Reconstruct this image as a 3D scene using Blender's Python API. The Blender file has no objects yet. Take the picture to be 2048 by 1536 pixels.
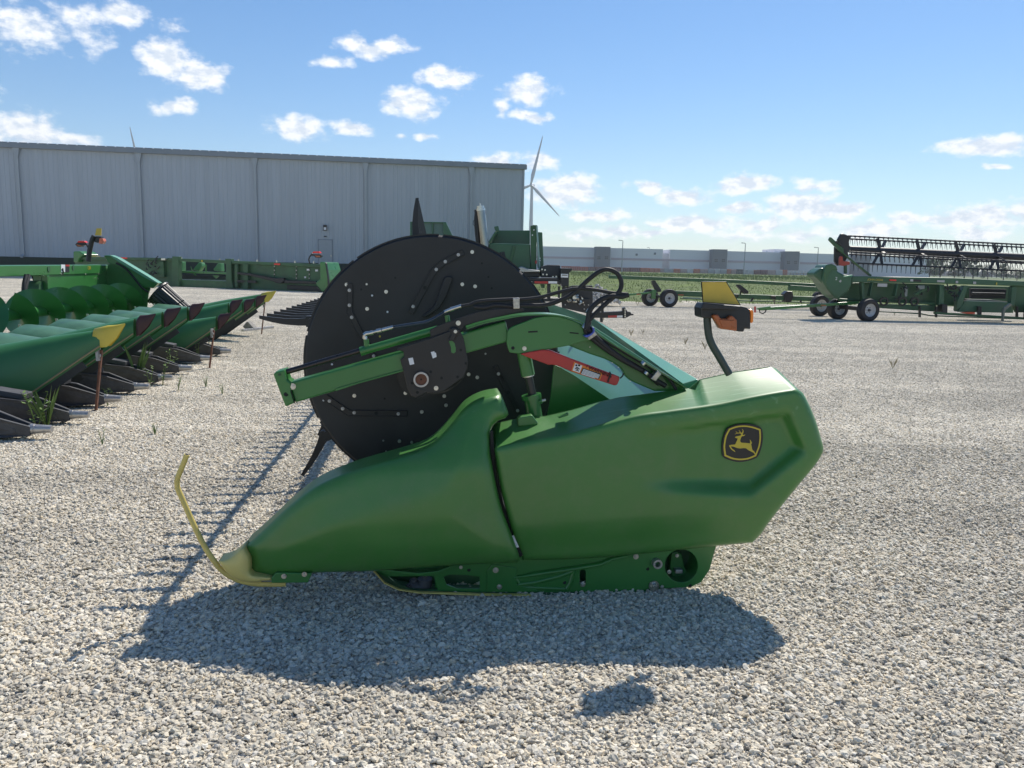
import bpy, bmesh, math, random
import numpy as np
from mathutils import Vector, Matrix, Euler
from mathutils.geometry import delaunay_2d_cdt
random.seed(7); np.random.seed(7)
R = math.radians
scene = bpy.context.scene
COL = scene.collection

# ------------------------------------------------------------------ camera, sky, sun, exposure
CAM = Vector((0, 0, 1.5)); FPX = 1600.0
PITCH = math.atan(238 / FPX); ROLL = math.atan(.0215)
cd = bpy.data.cameras.new('camera'); cam = bpy.data.objects.new('camera', cd); COL.objects.link(cam)
cd.sensor_width = 36; cd.lens = 36 * FPX / 2048; cd.clip_start = .05; cd.clip_end = 6000
cam.matrix_world = Matrix.Translation(CAM) @ Matrix.Rotation(math.pi / 2 - PITCH, 4, 'X') @ Matrix.Rotation(ROLL, 4, 'Z')
scene.camera = cam
SUN_AZ, SUN_EL = R(30), R(51)          # azimuth from +Y towards +X
SKY_STRENGTH, SUN_STRENGTH, EXPOSURE = .105, 4.9, 0.22
sl = bpy.data.lights.new('sun', 'SUN'); sl.energy = SUN_STRENGTH; sl.angle = R(.53); sl.color = (1, .94, .85)
so = bpy.data.objects.new('sun', sl); COL.objects.link(so)
sdir = Vector((math.sin(SUN_AZ) * math.cos(SUN_EL), math.cos(SUN_AZ) * math.cos(SUN_EL), math.sin(SUN_EL)))
so.rotation_euler = (-sdir).to_track_quat('-Z', 'Y').to_euler(); so.location = (0, 0, 30)
scene.view_settings.view_transform = 'Standard'; scene.view_settings.look = 'None'
scene.view_settings.exposure = EXPOSURE; scene.view_settings.gamma = 1
scene.view_settings.use_curve_mapping = False

_M = cam.matrix_world.to_3x3()
def ray(px, py):
    return _M @ Vector(((px - 1024) / FPX, -(py - 768) / FPX, -1))
def G(px, py, z=0):
    d = ray(px, py); return CAM + d * ((z - CAM.z) / d.z)
def azel(px, py):
    d = ray(px, py).normalized(); return math.atan2(d.x, d.y), math.asin(d.z)

world = bpy.data.worlds.new('World'); scene.world = world; world.use_nodes = True
def build_world():
    nt = world.node_tree; N = nt.nodes; L = nt.links; N.clear()
    out = N.new('ShaderNodeOutputWorld'); bg = N.new('ShaderNodeBackground'); bg.inputs[1].default_value = SKY_STRENGTH
    L.new(bg.outputs[0], out.inputs[0])
    sky = N.new('ShaderNodeTexSky'); sky.sky_type = 'NISHITA'; sky.sun_disc = False
    sky.sun_elevation = SUN_EL; sky.sun_rotation = SUN_AZ; sky.air_density = 1.0; sky.dust_density = .25; sky.ozone_density = 3.5; sky.altitude = 200
    def mth(op, a, b=None, c=None, clamp=False):
        n = N.new('ShaderNodeMath'); n.operation = op; n.use_clamp = clamp
        for i, q in enumerate((a, b, c)):
            if q is None: continue
            if isinstance(q, (int, float)): n.inputs[i].default_value = q
            else: L.new(q, n.inputs[i])
        return n.outputs[0]
    tc = N.new('ShaderNodeTexCoord'); sp = N.new('ShaderNodeSeparateXYZ'); L.new(tc.outputs['Generated'], sp.inputs[0])
    az = mth('ARCTAN2', sp.outputs[0], sp.outputs[1]); el = mth('ARCSINE', sp.outputs[2])
    cb = N.new('ShaderNodeCombineXYZ'); L.new(az, cb.inputs[0]); L.new(el, cb.inputs[1])
    # domain warp for ragged cloud outlines
    wn = N.new('ShaderNodeTexNoise'); wn.inputs['Scale'].default_value = 26; wn.inputs['Detail'].default_value = 3
    L.new(cb.outputs[0], wn.inputs['Vector'])
    ws = N.new('ShaderNodeVectorMath'); ws.operation = 'SUBTRACT'; L.new(wn.outputs['Color'], ws.inputs[0]); ws.inputs[1].default_value = (.5, .5, .5)
    wm = N.new('ShaderNodeVectorMath'); wm.operation = 'MULTIPLY'; L.new(ws.outputs[0], wm.inputs[0]); wm.inputs[1].default_value = (.030, .022, 0)
    wa = N.new('ShaderNodeVectorMath'); wa.operation = 'ADD'; L.new(cb.outputs[0], wa.inputs[0]); L.new(wm.outputs[0], wa.inputs[1])
    clouds = [(50,55,85,38,.55),(165,55,50,38,.5),(245,28,40,24,.75),(335,53,26,15,.6),(330,118,48,30,1),(405,148,52,30,1),(352,212,30,15,.8),(312,216,18,11,.5),
      (60,262,62,32,1),(140,278,50,14,.8),(662,124,42,13,.8),(752,95,70,19,.9),(892,158,58,22,1),(822,207,56,27,1.05),(592,256,58,23,1),(702,253,50,12,.8),
      (855,273,28,9,.7),(800,272,12,6,.5),(1055,182,54,25,1.05),(1062,232,46,12,.85),(1006,220,16,16,.7),(996,320,46,16,.9),(1085,322,42,16,.8),
      (1128,378,68,26,1.15),(1095,362,30,14,.7),(1292,372,32,11,.9),(1362,390,52,13,1),(1490,367,50,16,1.05),(1478,414,42,10,.95),(1625,370,38,13,.8),(1600,410,58,24,1.1),
      (1670,422,60,14,1),(1970,293,76,18,1.05),(2003,337,24,6,.8),(1205,434,62,10,.8),(1385,447,72,16,1),(1320,449,35,8,.8),(1242,464,36,13,.9),(1305,468,25,9,.8),
      (1525,447,50,13,.9),(1815,436,28,11,.9),(1860,434,12,6,.7),(1950,434,70,18,1.05),(1740,460,60,18,.8),(1960,468,50,13,.8),(1480,468,60,12,.6),(1620,470,60,12,.6),(1170,470,60,10,.55),
      (2090,430,60,24,1),(-60,240,60,50,1),(2200,250,90,30,1)]
    for k in range(46):                                    # the rest of the sky, outside the picture
        a = random.uniform(38, 322); e = random.uniform(6, 60)
        if e > 30 and random.random() < .5: e = random.uniform(6, 30)
        clouds.append((a, e, random.uniform(.04, .12), random.uniform(.015, .045), 1, 'w'))
    acc = None
    for c in clouds:
        if len(c) == 6:
            a, e = R(c[0]), R(c[1]); w, h = c[2], c[3]
            if a > math.pi: a -= 2 * math.pi
        else:
            a, e = azel(c[0], c[1]); w, h = c[2] / FPX, c[3] / FPX
        s = N.new('ShaderNodeVectorMath'); s.operation = 'SUBTRACT'; L.new(wa.outputs[0], s.inputs[0]); s.inputs[1].default_value = (a, e, 0)
        m = N.new('ShaderNodeVectorMath'); m.operation = 'MULTIPLY'; L.new(s.outputs[0], m.inputs[0]); m.inputs[1].default_value = ((1 / (w * 1.12), 1 / (h * 1.18), 0) if e > .1 else (1 / (w * 1.28), 1 / (h * 1.42), 0))
        l = N.new('ShaderNodeVectorMath'); l.operation = 'LENGTH'; L.new(m.outputs[0], l.inputs[0])
        d = mth('SUBTRACT', 1.0, l.outputs['Value'])
        d = mth('MULTIPLY', d, c[4])
        acc = d if acc is None else mth('MAXIMUM', acc, d)
    acc = mth('MAXIMUM', acc, -.6)
    def fbm(scale, off=(0, 0, 0), det=9):
        mp = N.new('ShaderNodeMapping'); L.new(cb.outputs[0], mp.inputs[0]); mp.inputs['Scale'].default_value = (1, 1.6, 1); mp.inputs['Location'].default_value = off
        n = N.new('ShaderNodeTexNoise'); n.inputs['Scale'].default_value = scale; n.inputs['Detail'].default_value = det; n.inputs['Roughness'].default_value = .58
        L.new(mp.outputs[0], n.inputs['Vector']); return n.outputs['Fac']
    n1 = fbm(44); n2 = fbm(44, (-.006, -.012, 0), 6)
    x = mth('MULTIPLY_ADD', n1, 1.9, -.95)
    dens = mth('ADD', mth('MULTIPLY', acc, 1.25), x)
    mr = N.new('ShaderNodeMapRange'); mr.interpolation_type = 'SMOOTHSTEP'; L.new(dens, mr.inputs[0]); mr.inputs[1].default_value = -.03; mr.inputs[2].default_value = .72; mr.inputs[4].default_value = .93
    # thin milky veil low over the horizon
    hz = N.new('ShaderNodeMapRange'); L.new(el, hz.inputs[0]); hz.inputs[1].default_value = .0; hz.inputs[2].default_value = .13; hz.inputs[3].default_value = .38; hz.inputs[4].default_value = 0
    hz.interpolation_type = 'SMOOTHERSTEP'
    shade = mth('SUBTRACT', n1, n2)
    sh = mth('MULTIPLY_ADD', shade, 1.6, mth('MULTIPLY_ADD', mr.outputs[0], -.10, 1.0))
    cc = N.new('ShaderNodeMix'); cc.data_type = 'RGBA'; cc.inputs[6].default_value = (6.6, 7.3, 8.2, 1); cc.inputs[7].default_value = (9.6, 9.7, 9.8, 1)
    mr2 = N.new('ShaderNodeMapRange'); L.new(sh, mr2.inputs[0]); mr2.inputs[1].default_value = .72; mr2.inputs[2].default_value = 1.02; L.new(mr2.outputs[0], cc.inputs[0])
    veil = N.new('ShaderNodeMix'); veil.data_type = 'RGBA'; veil.inputs[7].default_value = (4.1, 5.8, 7.7, 1)
    hs = N.new('ShaderNodeHueSaturation'); hs.inputs['Saturation'].default_value = 1.22; hs.inputs['Value'].default_value = 1.06; L.new(sky.outputs[0], hs.inputs['Color'])
    L.new(hz.outputs[0], veil.inputs[0]); L.new(hs.outputs[0], veil.inputs[6])
    mx = N.new('ShaderNodeMix'); mx.data_type = 'RGBA'
    L.new(mr.outputs[0], mx.inputs[0]); L.new(veil.outputs[2], mx.inputs[6]); L.new(cc.outputs[2], mx.inputs[7])
    L.new(mx.outputs[2], bg.inputs[0])
build_world()

# ------------------------------------------------------------------ materials
MATS = {}
def mat(name, col, rough=.5, metal=0, noise=.12, nscale=6, bump=0, bscale=80, coat=0, spec=.5, emit=None, stretch=None):
    if name in MATS: return MATS[name]
    m = bpy.data.materials.new(name); m.use_nodes = True; MATS[name] = m
    nt = m.node_tree; N = nt.nodes; L = nt.links; b = N['Principled BSDF']
    b.inputs['Roughness'].default_value = rough; b.inputs['Metallic'].default_value = metal
    b.inputs['Coat Weight'].default_value = coat; b.inputs['Coat Roughness'].default_value = .12
    b.inputs['Specular IOR Level'].default_value = spec
    tc = N.new('ShaderNodeTexCoord')
    n = N.new('ShaderNodeTexNoise'); n.inputs['Scale'].default_value = nscale; n.inputs['Detail'].default_value = 6; L.new(tc.outputs['Object'], n.inputs['Vector'])
    if stretch:
        mp = N.new('ShaderNodeMapping'); mp.inputs['Scale'].default_value = stretch; L.new(tc.outputs['Object'], mp.inputs[0]); L.new(mp.outputs[0], n.inputs['Vector'])
    r = N.new('ShaderNodeValToRGB'); L.new(n.outputs['Fac'], r.inputs[0])
    c = Vector(col[:3]); r.color_ramp.elements[0].position = .3; r.color_ramp.elements[1].position = .7
    r.color_ramp.elements[0].color = (*(c * (1 - noise)), 1); r.color_ramp.elements[1].color = (*(c * (1 + noise)), 1)
    L.new(r.outputs[0], b.inputs['Base Color'])
    rr = N.new('ShaderNodeMapRange'); L.new(n.outputs['Fac'], rr.inputs[0]); rr.inputs[1].default_value = .3; rr.inputs[2].default_value = .7
    rr.inputs[3].default_value = max(0, rough - .06); rr.inputs[4].default_value = min(1, rough + .06); L.new(rr.outputs[0], b.inputs['Roughness'])
    if bump:
        n2 = N.new('ShaderNodeTexNoise'); n2.inputs['Scale'].default_value = bscale; n2.inputs['Detail'].default_value = 4; L.new(tc.outputs['Object'], n2.inputs['Vector'])
        bp = N.new('ShaderNodeBump'); bp.inputs['Strength'].default_value = bump; bp.inputs['Distance'].default_value = .01
        L.new(n2.outputs['Fac'], bp.inputs['Height']); L.new(bp.outputs[0], b.inputs['Normal'])
    if emit:
        b.inputs['Emission Color'].default_value = (*emit[:3], 1); b.inputs['Emission Strength'].default_value = emit[3]
    return m
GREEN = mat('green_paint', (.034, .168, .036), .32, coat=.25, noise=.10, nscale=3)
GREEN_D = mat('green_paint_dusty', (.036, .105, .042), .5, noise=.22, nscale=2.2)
GREEN_LIT = mat('green_paint_sunlit', (.105, .32, .19), .45, coat=.25, noise=.08, nscale=2)  # paler teal green: sun and sky sheen put into the colour
BLACK = mat('black_paint', (.012, .012, .013), .42, noise=.2, nscale=9)
DISC = mat('black_reel_disc_plastic', (.021, .020, .0195), .5, noise=.45, nscale=3.5, bump=.05, bscale=300)
RUBBER = mat('rubber', (.016, .016, .017), .62, noise=.25, nscale=14, bump=.15, bscale=60)
STEEL = mat('zinc_steel', (.55, .54, .5), .3, metal=1, noise=.12, nscale=40)
CHROME = mat('chrome', (.30, .29, .27), .2, metal=1, noise=.05)
CAST = mat('grey_cast_iron', (.055, .057, .062), .62, noise=.3, nscale=12, bump=.2)
BARE = mat('worn_bare_steel', (.42, .41, .4), .42, metal=.7, noise=.2, nscale=20)
YELLOW = mat('yellow_plastic', (.66, .50, .06), .42, noise=.10, nscale=5)
NOSE = mat('pale_yellow_nose', (.60, .51, .17), .45, noise=.10, nscale=5)
YROD = mat('faded_yellow_rod', (.60, .48, .14), .45, noise=.14, nscale=12)
YDEC = mat('yellow_decal', (.55, .43, .04), .4, noise=.05)
REFL = mat('yellow_reflector', (.60, .42, .06), .5, noise=.10, nscale=14)
RED = mat('red_paint', (.42, .022, .018), .38, noise=.12, nscale=8, coat=.2)
REDL = mat('red_lens', (.75, .03, .02), .25, noise=.08)
AMBER_SHADED = mat('amber_lens', (.36, .10, .03), .3, noise=.08, nscale=30)  # dulled amber, the shade on the lamp is mixed into this colour
WHITE = mat('white_label', (.72, .73, .74), .5, noise=.05)
ORANGE = mat('orange_label', (.72, .20, .02), .5, noise=.05)
RUST = mat('rusty_steel', (.14, .06, .035), .75, noise=.35, nscale=25)
MAROON = mat('maroon_snout_plastic', (.060, .018, .016), .5, noise=.25, nscale=12)
SEAM = mat('dark_gap', (.01, .012, .01), .8, noise=.1)
def shield_mat():
    m = mat('green_shield_plastic', (.045, .178, .031), .42, noise=.07, nscale=2.5, coat=.12, spec=.6)
    nt = m.node_tree; N = nt.nodes; L = nt.links; b = N['Principled BSDF']
    base = b.inputs['Base Color'].links[0].from_socket
    tc = N.new('ShaderNodeTexCoord'); mp = N.new('ShaderNodeMapping'); mp.inputs['Rotation'].default_value = (0, 0, .5); mp.inputs['Scale'].default_value = (3, 90, 14)
    L.new(tc.outputs['Object'], mp.inputs[0])
    n = N.new('ShaderNodeTexNoise'); n.inputs['Scale'].default_value = 1.6; n.inputs['Detail'].default_value = 3; L.new(mp.outputs[0], n.inputs['Vector'])
    r = N.new('ShaderNodeMapRange'); L.new(n.outputs['Fac'], r.inputs[0]); r.inputs[1].default_value = .60; r.inputs[2].default_value = .70; r.inputs[4].default_value = .7
    # scuffs sit on the upper, walked-on part of the shield
    sp = N.new('ShaderNodeSeparateXYZ'); L.new(tc.outputs['Object'], sp.inputs[0])
    zr = N.new('ShaderNodeMapRange'); L.new(sp.outputs[2], zr.inputs[0]); zr.inputs[1].default_value = .80; zr.inputs[2].default_value = .92
    mu = N.new('ShaderNodeMath'); mu.operation = 'MULTIPLY'; L.new(r.outputs[0], mu.inputs[0]); L.new(zr.outputs[0], mu.inputs[1])
    mx = N.new('ShaderNodeMix'); mx.data_type = 'RGBA'; L.new(mu.outputs[0], mx.inputs[0]); L.new(base, mx.inputs[6]); mx.inputs[7].default_value = (.16, .34, .15, 1)
    # a thin film of road dust and fine speckles
    n4 = N.new('ShaderNodeTexNoise'); n4.inputs['Scale'].default_value = 9; n4.inputs['Detail'].default_value = 10; n4.inputs['Roughness'].default_value = .72; L.new(tc.outputs['Object'], n4.inputs['Vector'])
    d4 = N.new('ShaderNodeMapRange'); L.new(n4.outputs['Fac'], d4.inputs[0]); d4.inputs[1].default_value = .45; d4.inputs[2].default_value = .72; d4.inputs[4].default_value = .16
    v4 = N.new('ShaderNodeTexVoronoi'); v4.inputs['Scale'].default_value = 34; L.new(tc.outputs['Object'], v4.inputs['Vector'])
    s4 = N.new('ShaderNodeMapRange'); L.new(v4.outputs['Distance'], s4.inputs[0]); s4.inputs[1].default_value = .05; s4.inputs[2].default_value = .10; s4.inputs[3].default_value = .30; s4.inputs[4].default_value = 0
    a4 = N.new('ShaderNodeMath'); a4.operation = 'MAXIMUM'; L.new(d4.outputs[0], a4.inputs[0]); L.new(s4.outputs[0], a4.inputs[1])
    dm = N.new('ShaderNodeMix'); dm.data_type = 'RGBA'; L.new(a4.outputs[0], dm.inputs[0]); L.new(mx.outputs[2], dm.inputs[6]); dm.inputs[7].default_value = (.17, .20, .12, 1)
    L.new(dm.outputs[2], b.inputs['Base Color'])
    return m
SHIELD = shield_mat()

# ------------------------------------------------------------------ building helpers
def root_of(o):
    while o.parent: o = o.parent
    return o
def tag(o, label=None, cat=None, group=None, kind=None):
    if label: o['label'] = label
    if cat: o['category'] = cat
    if group: o['group'] = group
    if kind: o['kind'] = kind
    return o
def thing(name, label, cat, loc=(0, 0, 0), rz=0, group=None, kind=None):
    o = bpy.data.objects.new(name, None); COL.objects.link(o); o.location = loc; o.rotation_euler = (0, 0, rz)
    o.empty_display_size = .2
    return tag(o, label, cat, group, kind)
class MB:
    """collects shapes as vertices and faces; build() links them as ONE mesh object"""
    def __init__(s): s.v = []; s.f = []; s.sm = []
    def add(s, vs, fs, smooth=False):
        b = len(s.v); s.v += [Vector(p) for p in vs]; s.f += [tuple(i + b for i in f) for f in fs]; s.sm += [smooth] * len(fs); return s
    def box(s, a, b):
        x0, y0, z0 = a; x1, y1, z1 = b
        return s.add([(x0,y0,z0),(x1,y0,z0),(x1,y1,z0),(x0,y1,z0),(x0,y0,z1),(x1,y0,z1),(x1,y1,z1),(x0,y1,z1)],
                     [(0,3,2,1),(4,5,6,7),(0,1,5,4),(1,2,6,5),(2,3,7,6),(3,0,4,7)])
    def beam(s, p, q, w, h, up=(0, 0, 1)):
        p, q = Vector(p), Vector(q); d = (q - p).normalized(); up = Vector(up); sx = d.cross(up)
        if sx.length < 1e-4: sx = d.cross(Vector((1, 0, 0)))
        sx.normalize(); uz = sx.cross(d).normalized(); sx *= w / 2; uz *= h / 2
        return s.add([p-sx-uz, p+sx-uz, p+sx+uz, p-sx+uz, q-sx-uz, q+sx-uz, q+sx+uz, q-sx+uz],
                     [(0,3,2,1),(4,5,6,7),(0,1,5,4),(1,2,6,5),(2,3,7,6),(3,0,4,7)])
    def tube(s, path, r, seg=10, caps=True, smooth=True, flat=1.0):
        P = [Vector(p) for p in path]; n = len(P); rr = r if hasattr(r, '__len__') else [r] * n
        T = [(P[min(i+1, n-1)] - P[max(i-1, 0)]).normalized() for i in range(n)]
        a = T[0].cross(Vector((0, 0, 1)))
        if a.length < 1e-3: a = T[0].cross(Vector((1, 0, 0)))
        a.normalize(); vs = []
        for i in range(n):
            a = (a - T[i] * a.dot(T[i])).normalized(); b = T[i].cross(a)
            for k in range(seg):
                t = 2 * math.pi * k / seg; vs.append(P[i] + a * math.cos(t) * rr[i] + b * math.sin(t) * rr[i] * flat)
        fs = [(i*seg+k, i*seg+(k+1)%seg, (i+1)*seg+(k+1)%seg, (i+1)*seg+k) for i in range(n-1) for k in range(seg)]
        s.add(vs, fs, smooth)
        if caps:
            s.add(vs[:seg], [tuple(range(seg-1, -1, -1))]); s.add(vs[-seg:], [tuple(range(seg))])
        return s
    def cyl(s, p, q, r1, r2=None, seg=20, smooth=True):
        return s.tube([p, q], [r1, r1 if r2 is None else r2], seg, True, smooth)
    def ring(s, c, axis, ro, ri, t, seg=36):
        axis = Vector(axis).normalized(); a = axis.orthogonal().normalized(); b = axis.cross(a); c = Vector(c); vs = []
        for k in range(seg):
            d = a * math.cos(2*math.pi*k/seg) + b * math.sin(2*math.pi*k/seg)
            vs += [c + d*ro, c + d*ro + axis*t, c + d*ri + axis*t, c + d*ri]
        fs = []
        for k in range(seg):
            j = (k+1) % seg
            for e in range(4): fs.append((k*4+e, j*4+e, j*4+(e+1)%4, k*4+(e+1)%4))
        return s.add(vs, fs, False)
    def prism(s, pts, off, smooth=False):
        pts = [Vector(p) for p in pts]; off = Vector(off); n = len(pts)
        return s.add(pts + [p + off for p in pts], [tuple(range(n)), tuple(range(2*n-1, n-1, -1))] + [(i, i+n, (i+1)%n+n, (i+1)%n) for i in range(n)], smooth)
    def build(s, name, m, parent=None, bevel=0, local=False, smooth_angle=None, recalc=True):
        me = bpy.data.meshes.new(name)
        o0 = Vector((0, 0, 0)); inv = None
        if parent is not None and not local:
            rt = root_of(parent); inv = (Matrix.Translation(rt.location) @ rt.rotation_euler.to_matrix().to_4x4()).inverted()
        me.from_pydata([tuple(inv @ p) if inv is not None else tuple(p) for p in s.v], [], s.f)
        me.polygons.foreach_set('use_smooth', s.sm)
        me.materials.append(m)
        if recalc:
            bm = bmesh.new(); bm.from_mesh(me); bmesh.ops.recalc_face_normals(bm, faces=bm.faces); bm.to_mesh(me); bm.free()
        ob = bpy.data.objects.new(name, me); COL.objects.link(ob)
        if parent is not None: ob.parent = parent
        if bevel:
            b = ob.modifiers.new('bevel', 'BEVEL'); b.width = bevel; b.segments = 2; b.limit_method = 'ANGLE'; b.angle_limit = R(35); b.harden_normals = False
        return ob

class Plane:
    """a vertical plane through O with horizontal normal N: turns a pixel into a point at `off` beyond it"""
    def __init__(s, O, az):
        s.O = Vector(O); s.N = Vector((-math.sin(az), math.cos(az), 0)); s.U = Vector((math.cos(az), math.sin(az), 0))
    def __call__(s, px, py, off=0):
        d = ray(px, py); return CAM + d * (((s.O - CAM).dot(s.N) + off) / d.dot(s.N))
    def poly(s, pts, off=0): return [s(x, y, off) for x, y in pts]
    def slab(s, name, pts, off, t, m, parent, bevel=.003, mb=None):
        q = (mb or MB()).prism(s.poly(pts, off), s.N * t)
        return q if mb else q.build(name, m, parent, bevel)
def zt(x0, y0, k): return lambda pts: [(x0 + x / k, y0 + y / k) for x, y in pts]
def area2(p): return sum(p[i][0]*p[(i+1)%len(p)][1] - p[(i+1)%len(p)][0]*p[i][1] for i in range(len(p)))
def inside(P, poly):
    x, y = P[:, 0], P[:, 1]; r = np.zeros(len(P), bool); q = np.array(poly); j = len(q) - 1
    for i in range(len(q)):
        c = ((q[i,1] > y) != (q[j,1] > y)); xx = (q[j,0]-q[i,0]) * (y-q[i,1]) / (q[j,1]-q[i,1] + 1e-12) + q[i,0]
        r ^= c & (x < xx); j = i
    return r
def dist_poly(P, poly):
    q = np.array(poly, float); d = np.full(len(P), 1e9)
    for i in range(len(q)):
        a, b = q[i], q[(i+1) % len(q)]; ab = b - a; t = np.clip(((P - a) @ ab) / (ab @ ab + 1e-12), 0, 1)
        d = np.minimum(d, np.linalg.norm(P - (a + t[:, None] * ab), axis=1))
    return d
def smooth_poly(pts, step=6, it=1):
    """Catmull-Rom through points flagged smooth (tuple of 2) ; a third element marks a sharp corner"""
    n = len(pts); out = []
    for i in range(n):
        p0, p1, p2, p3 = pts[(i-1)%n], pts[i], pts[(i+1)%n], pts[(i+2)%n]
        a, b, c, d = [np.array(p[:2], float) for p in (p0, p1, p2, p3)]
        if len(p1) > 2: a = b - (c - b)
        if len(p2) > 2: d = c + (c - b)
        k = max(1, int(np.linalg.norm(c - b) / step))
        for j in range(k):
            t = j / k; out.append(tuple(.5*((2*b) + (-a+c)*t + (2*a-5*b+4*c-d)*t*t + (-a+3*b-3*c+d)*t**3)))
    return out
def tri(outline, holes=(), interior=None):
    vs = [Vector(p) for p in outline]; es = [(i, (i+1) % len(outline)) for i in range(len(outline))]
    for h in holes:
        b = len(vs); vs += [Vector(p) for p in h]; es += [(b+i, b+(i+1) % len(h)) for i in range(len(h))]
    nb = len(vs)
    if interior is not None: vs += [Vector((float(p[0]), float(p[1]))) for p in interior]
    V, E, F, _, _, _ = delaunay_2d_cdt(vs, es, [], 0, 1e-5)
    P = np.array([tuple(v) for v in V]); C = np.array([P[list(f)].mean(axis=0) for f in F])
    ok = inside(C, outline)
    for h in holes: ok &= ~inside(C, h)
    return P, [tuple(f) for f, k in zip(F, ok) if k]
def sstep(x, a, b):
    t = np.clip((x - a) / (b - a), 0, 1); return t * t * (3 - 2 * t)
def puff(plane, outline, off, depth_fn, rim_fn=None, grid=8, rings=(2.5, 6, 11, 18), back=.1):
    """curved panel: depth_fn(P, d) gives how far each point stands out of the plane towards the viewer side"""
    o = np.array(outline); xs = np.arange(o[:,0].min(), o[:,0].max(), grid); ys = np.arange(o[:,1].min(), o[:,1].max(), grid)
    X, Y = np.meshgrid(xs, ys); X[::2] += grid / 2; Pg = np.stack([X.ravel(), Y.ravel()], 1)
    Pg = Pg[inside(Pg, outline)]; Pg = Pg[dist_poly(Pg, outline) > rings[-1] + grid * .6]
    n = len(o); t = np.roll(o, -1, 0) - np.roll(o, 1, 0); nr = np.stack([-t[:,1], t[:,0]], 1); nr /= np.linalg.norm(nr, axis=1)[:, None] + 1e-9
    if area2(outline) < 0: nr = -nr
    allp = [Pg]
    for r in rings:
        q = o + nr * r; q = q[inside(q, outline)]; q = q[dist_poly(q, outline) > r * .93]; allp.append(q)
    P, F = tri(outline, (), np.concatenate(allp))
    d = dist_poly(P, outline); D = depth_fn(P, d)
    mb = MB(); V = [plane(float(p[0]), float(p[1]), off - float(z)) for p, z in zip(P, D)]
    mb.add(V, F, True)
    # skirt from the boundary inwards (indices of the outline in P)
    idx = [int(np.argmin(np.linalg.norm(P - np.array(q), axis=1))) for q in outline]
    far = [rim_fn(outline[i], V[idx[i]]) if rim_fn else V[idx[i]] + plane.N * back for i in range(n)]
    far = [f if f is not None else V[idx[i]] + plane.N * back for i, f in enumerate(far)]
    b = len(mb.v); mb.v += far
    for i in range(n):
        j = (i + 1) % n; mb.f.append((idx[i], b + i, b + j, idx[j])); mb.sm.append(True)
    return mb
def plate(plane, outline, holes, off, t, name, m, parent, bevel=.0015):
    P, F = tri(outline, holes); a = [plane(float(x), float(y), off) for x, y in P]; k = len(a)
    mb = MB(); mb.add(a + [p + plane.N * t for p in a], F + [tuple(i + k for i in reversed(f)) for f in F])
    for loop in [outline] + list(holes):
        idx = [int(np.argmin(np.linalg.norm(P - np.array(q), axis=1))) for q in loop]
        for i in range(len(idx)):
            j = (i+1) % len(idx); mb.f.append((idx[i], idx[j], idx[j]+k, idx[i]+k)); mb.sm.append(False)
    return mb.build(name, m, parent, bevel)
def circ(x, y, r, n=28, ry=None): return [(x + r*math.cos(2*math.pi*i/n), y + (ry or r)*math.sin(2*math.pi*i/n)) for i in range(n)]
def text(name, body, loc, size, xdir, ydir, m, parent, extrude=.0008, align='LEFT', bold=0.0):
    c = bpy.data.curves.new(name, 'FONT'); c.body = body; c.size = size; c.extrude = extrude; c.align_x = align; c.offset = bold
    c.materials.append(m); o = bpy.data.objects.new(name, c); COL.objects.link(o)
    x = Vector(xdir).normalized(); y = Vector(ydir); y = (y - x * y.dot(x)).normalized(); z = x.cross(y)
    M = Matrix((x, y, z)).transposed().to_4x4(); M.translation = Vector(loc)
    if parent is not None:
        rt = root_of(parent); M = (Matrix.Translation(rt.location) @ rt.rotation_euler.to_matrix().to_4x4()).inverted() @ M; o.parent = parent
    o.matrix_local = M
    bpy.context.view_layer.update(); me = bpy.data.meshes.new_from_object(o.evaluated_get(bpy.context.evaluated_depsgraph_get())); me.materials.clear(); me.materials.append(m)
    t = bpy.data.objects.new(name, me); COL.objects.link(t); t.parent = o.parent; t.matrix_local = M; bpy.data.objects.remove(o)
    return t
_bolts = {}
def bolt(plane, px, py, off, rpx, parent, m=None, name='bolt', washer=True):
    """hex bolt with washer standing out of the plane; mesh shared per size"""
    m = m or STEEL; p = plane(px, py, off); depth = (p - CAM).length; r = rpx * depth / FPX * .98
    key = (round(r, 4), m.name, washer)
    if key not in _bolts:
        mb = MB()
        if washer: mb.cyl((0, 0, 0), (0, -.003, 0), r, r, 20, False)
        mb.cyl((0, -.003, 0), (0, -.003 - r*.55, 0), r*.68, r*.62, 6, False); mb.cyl((0, -.003 - r*.5, 0), (0, -.003 - r*.8, 0), r*.36, r*.3, 12, False)
        me = mb.build(name, m, None); _bolts[key] = me.data; bpy.data.objects.remove(me)
    o = bpy.data.objects.new(name, _bolts[key]); COL.objects.link(o); o.parent = parent
    rt = root_of(parent); az = math.atan2(-plane.N.x, plane.N.y)
    Mw = Matrix.Translation(p) @ Matrix.Rotation(az, 4, 'Z') @ Matrix.Rotation(random.random()*3, 4, 'Y')
    o.matrix_local = (Matrix.Translation(rt.location) @ rt.rotation_euler.to_matrix().to_4x4()).inverted() @ Mw
    return o
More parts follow.
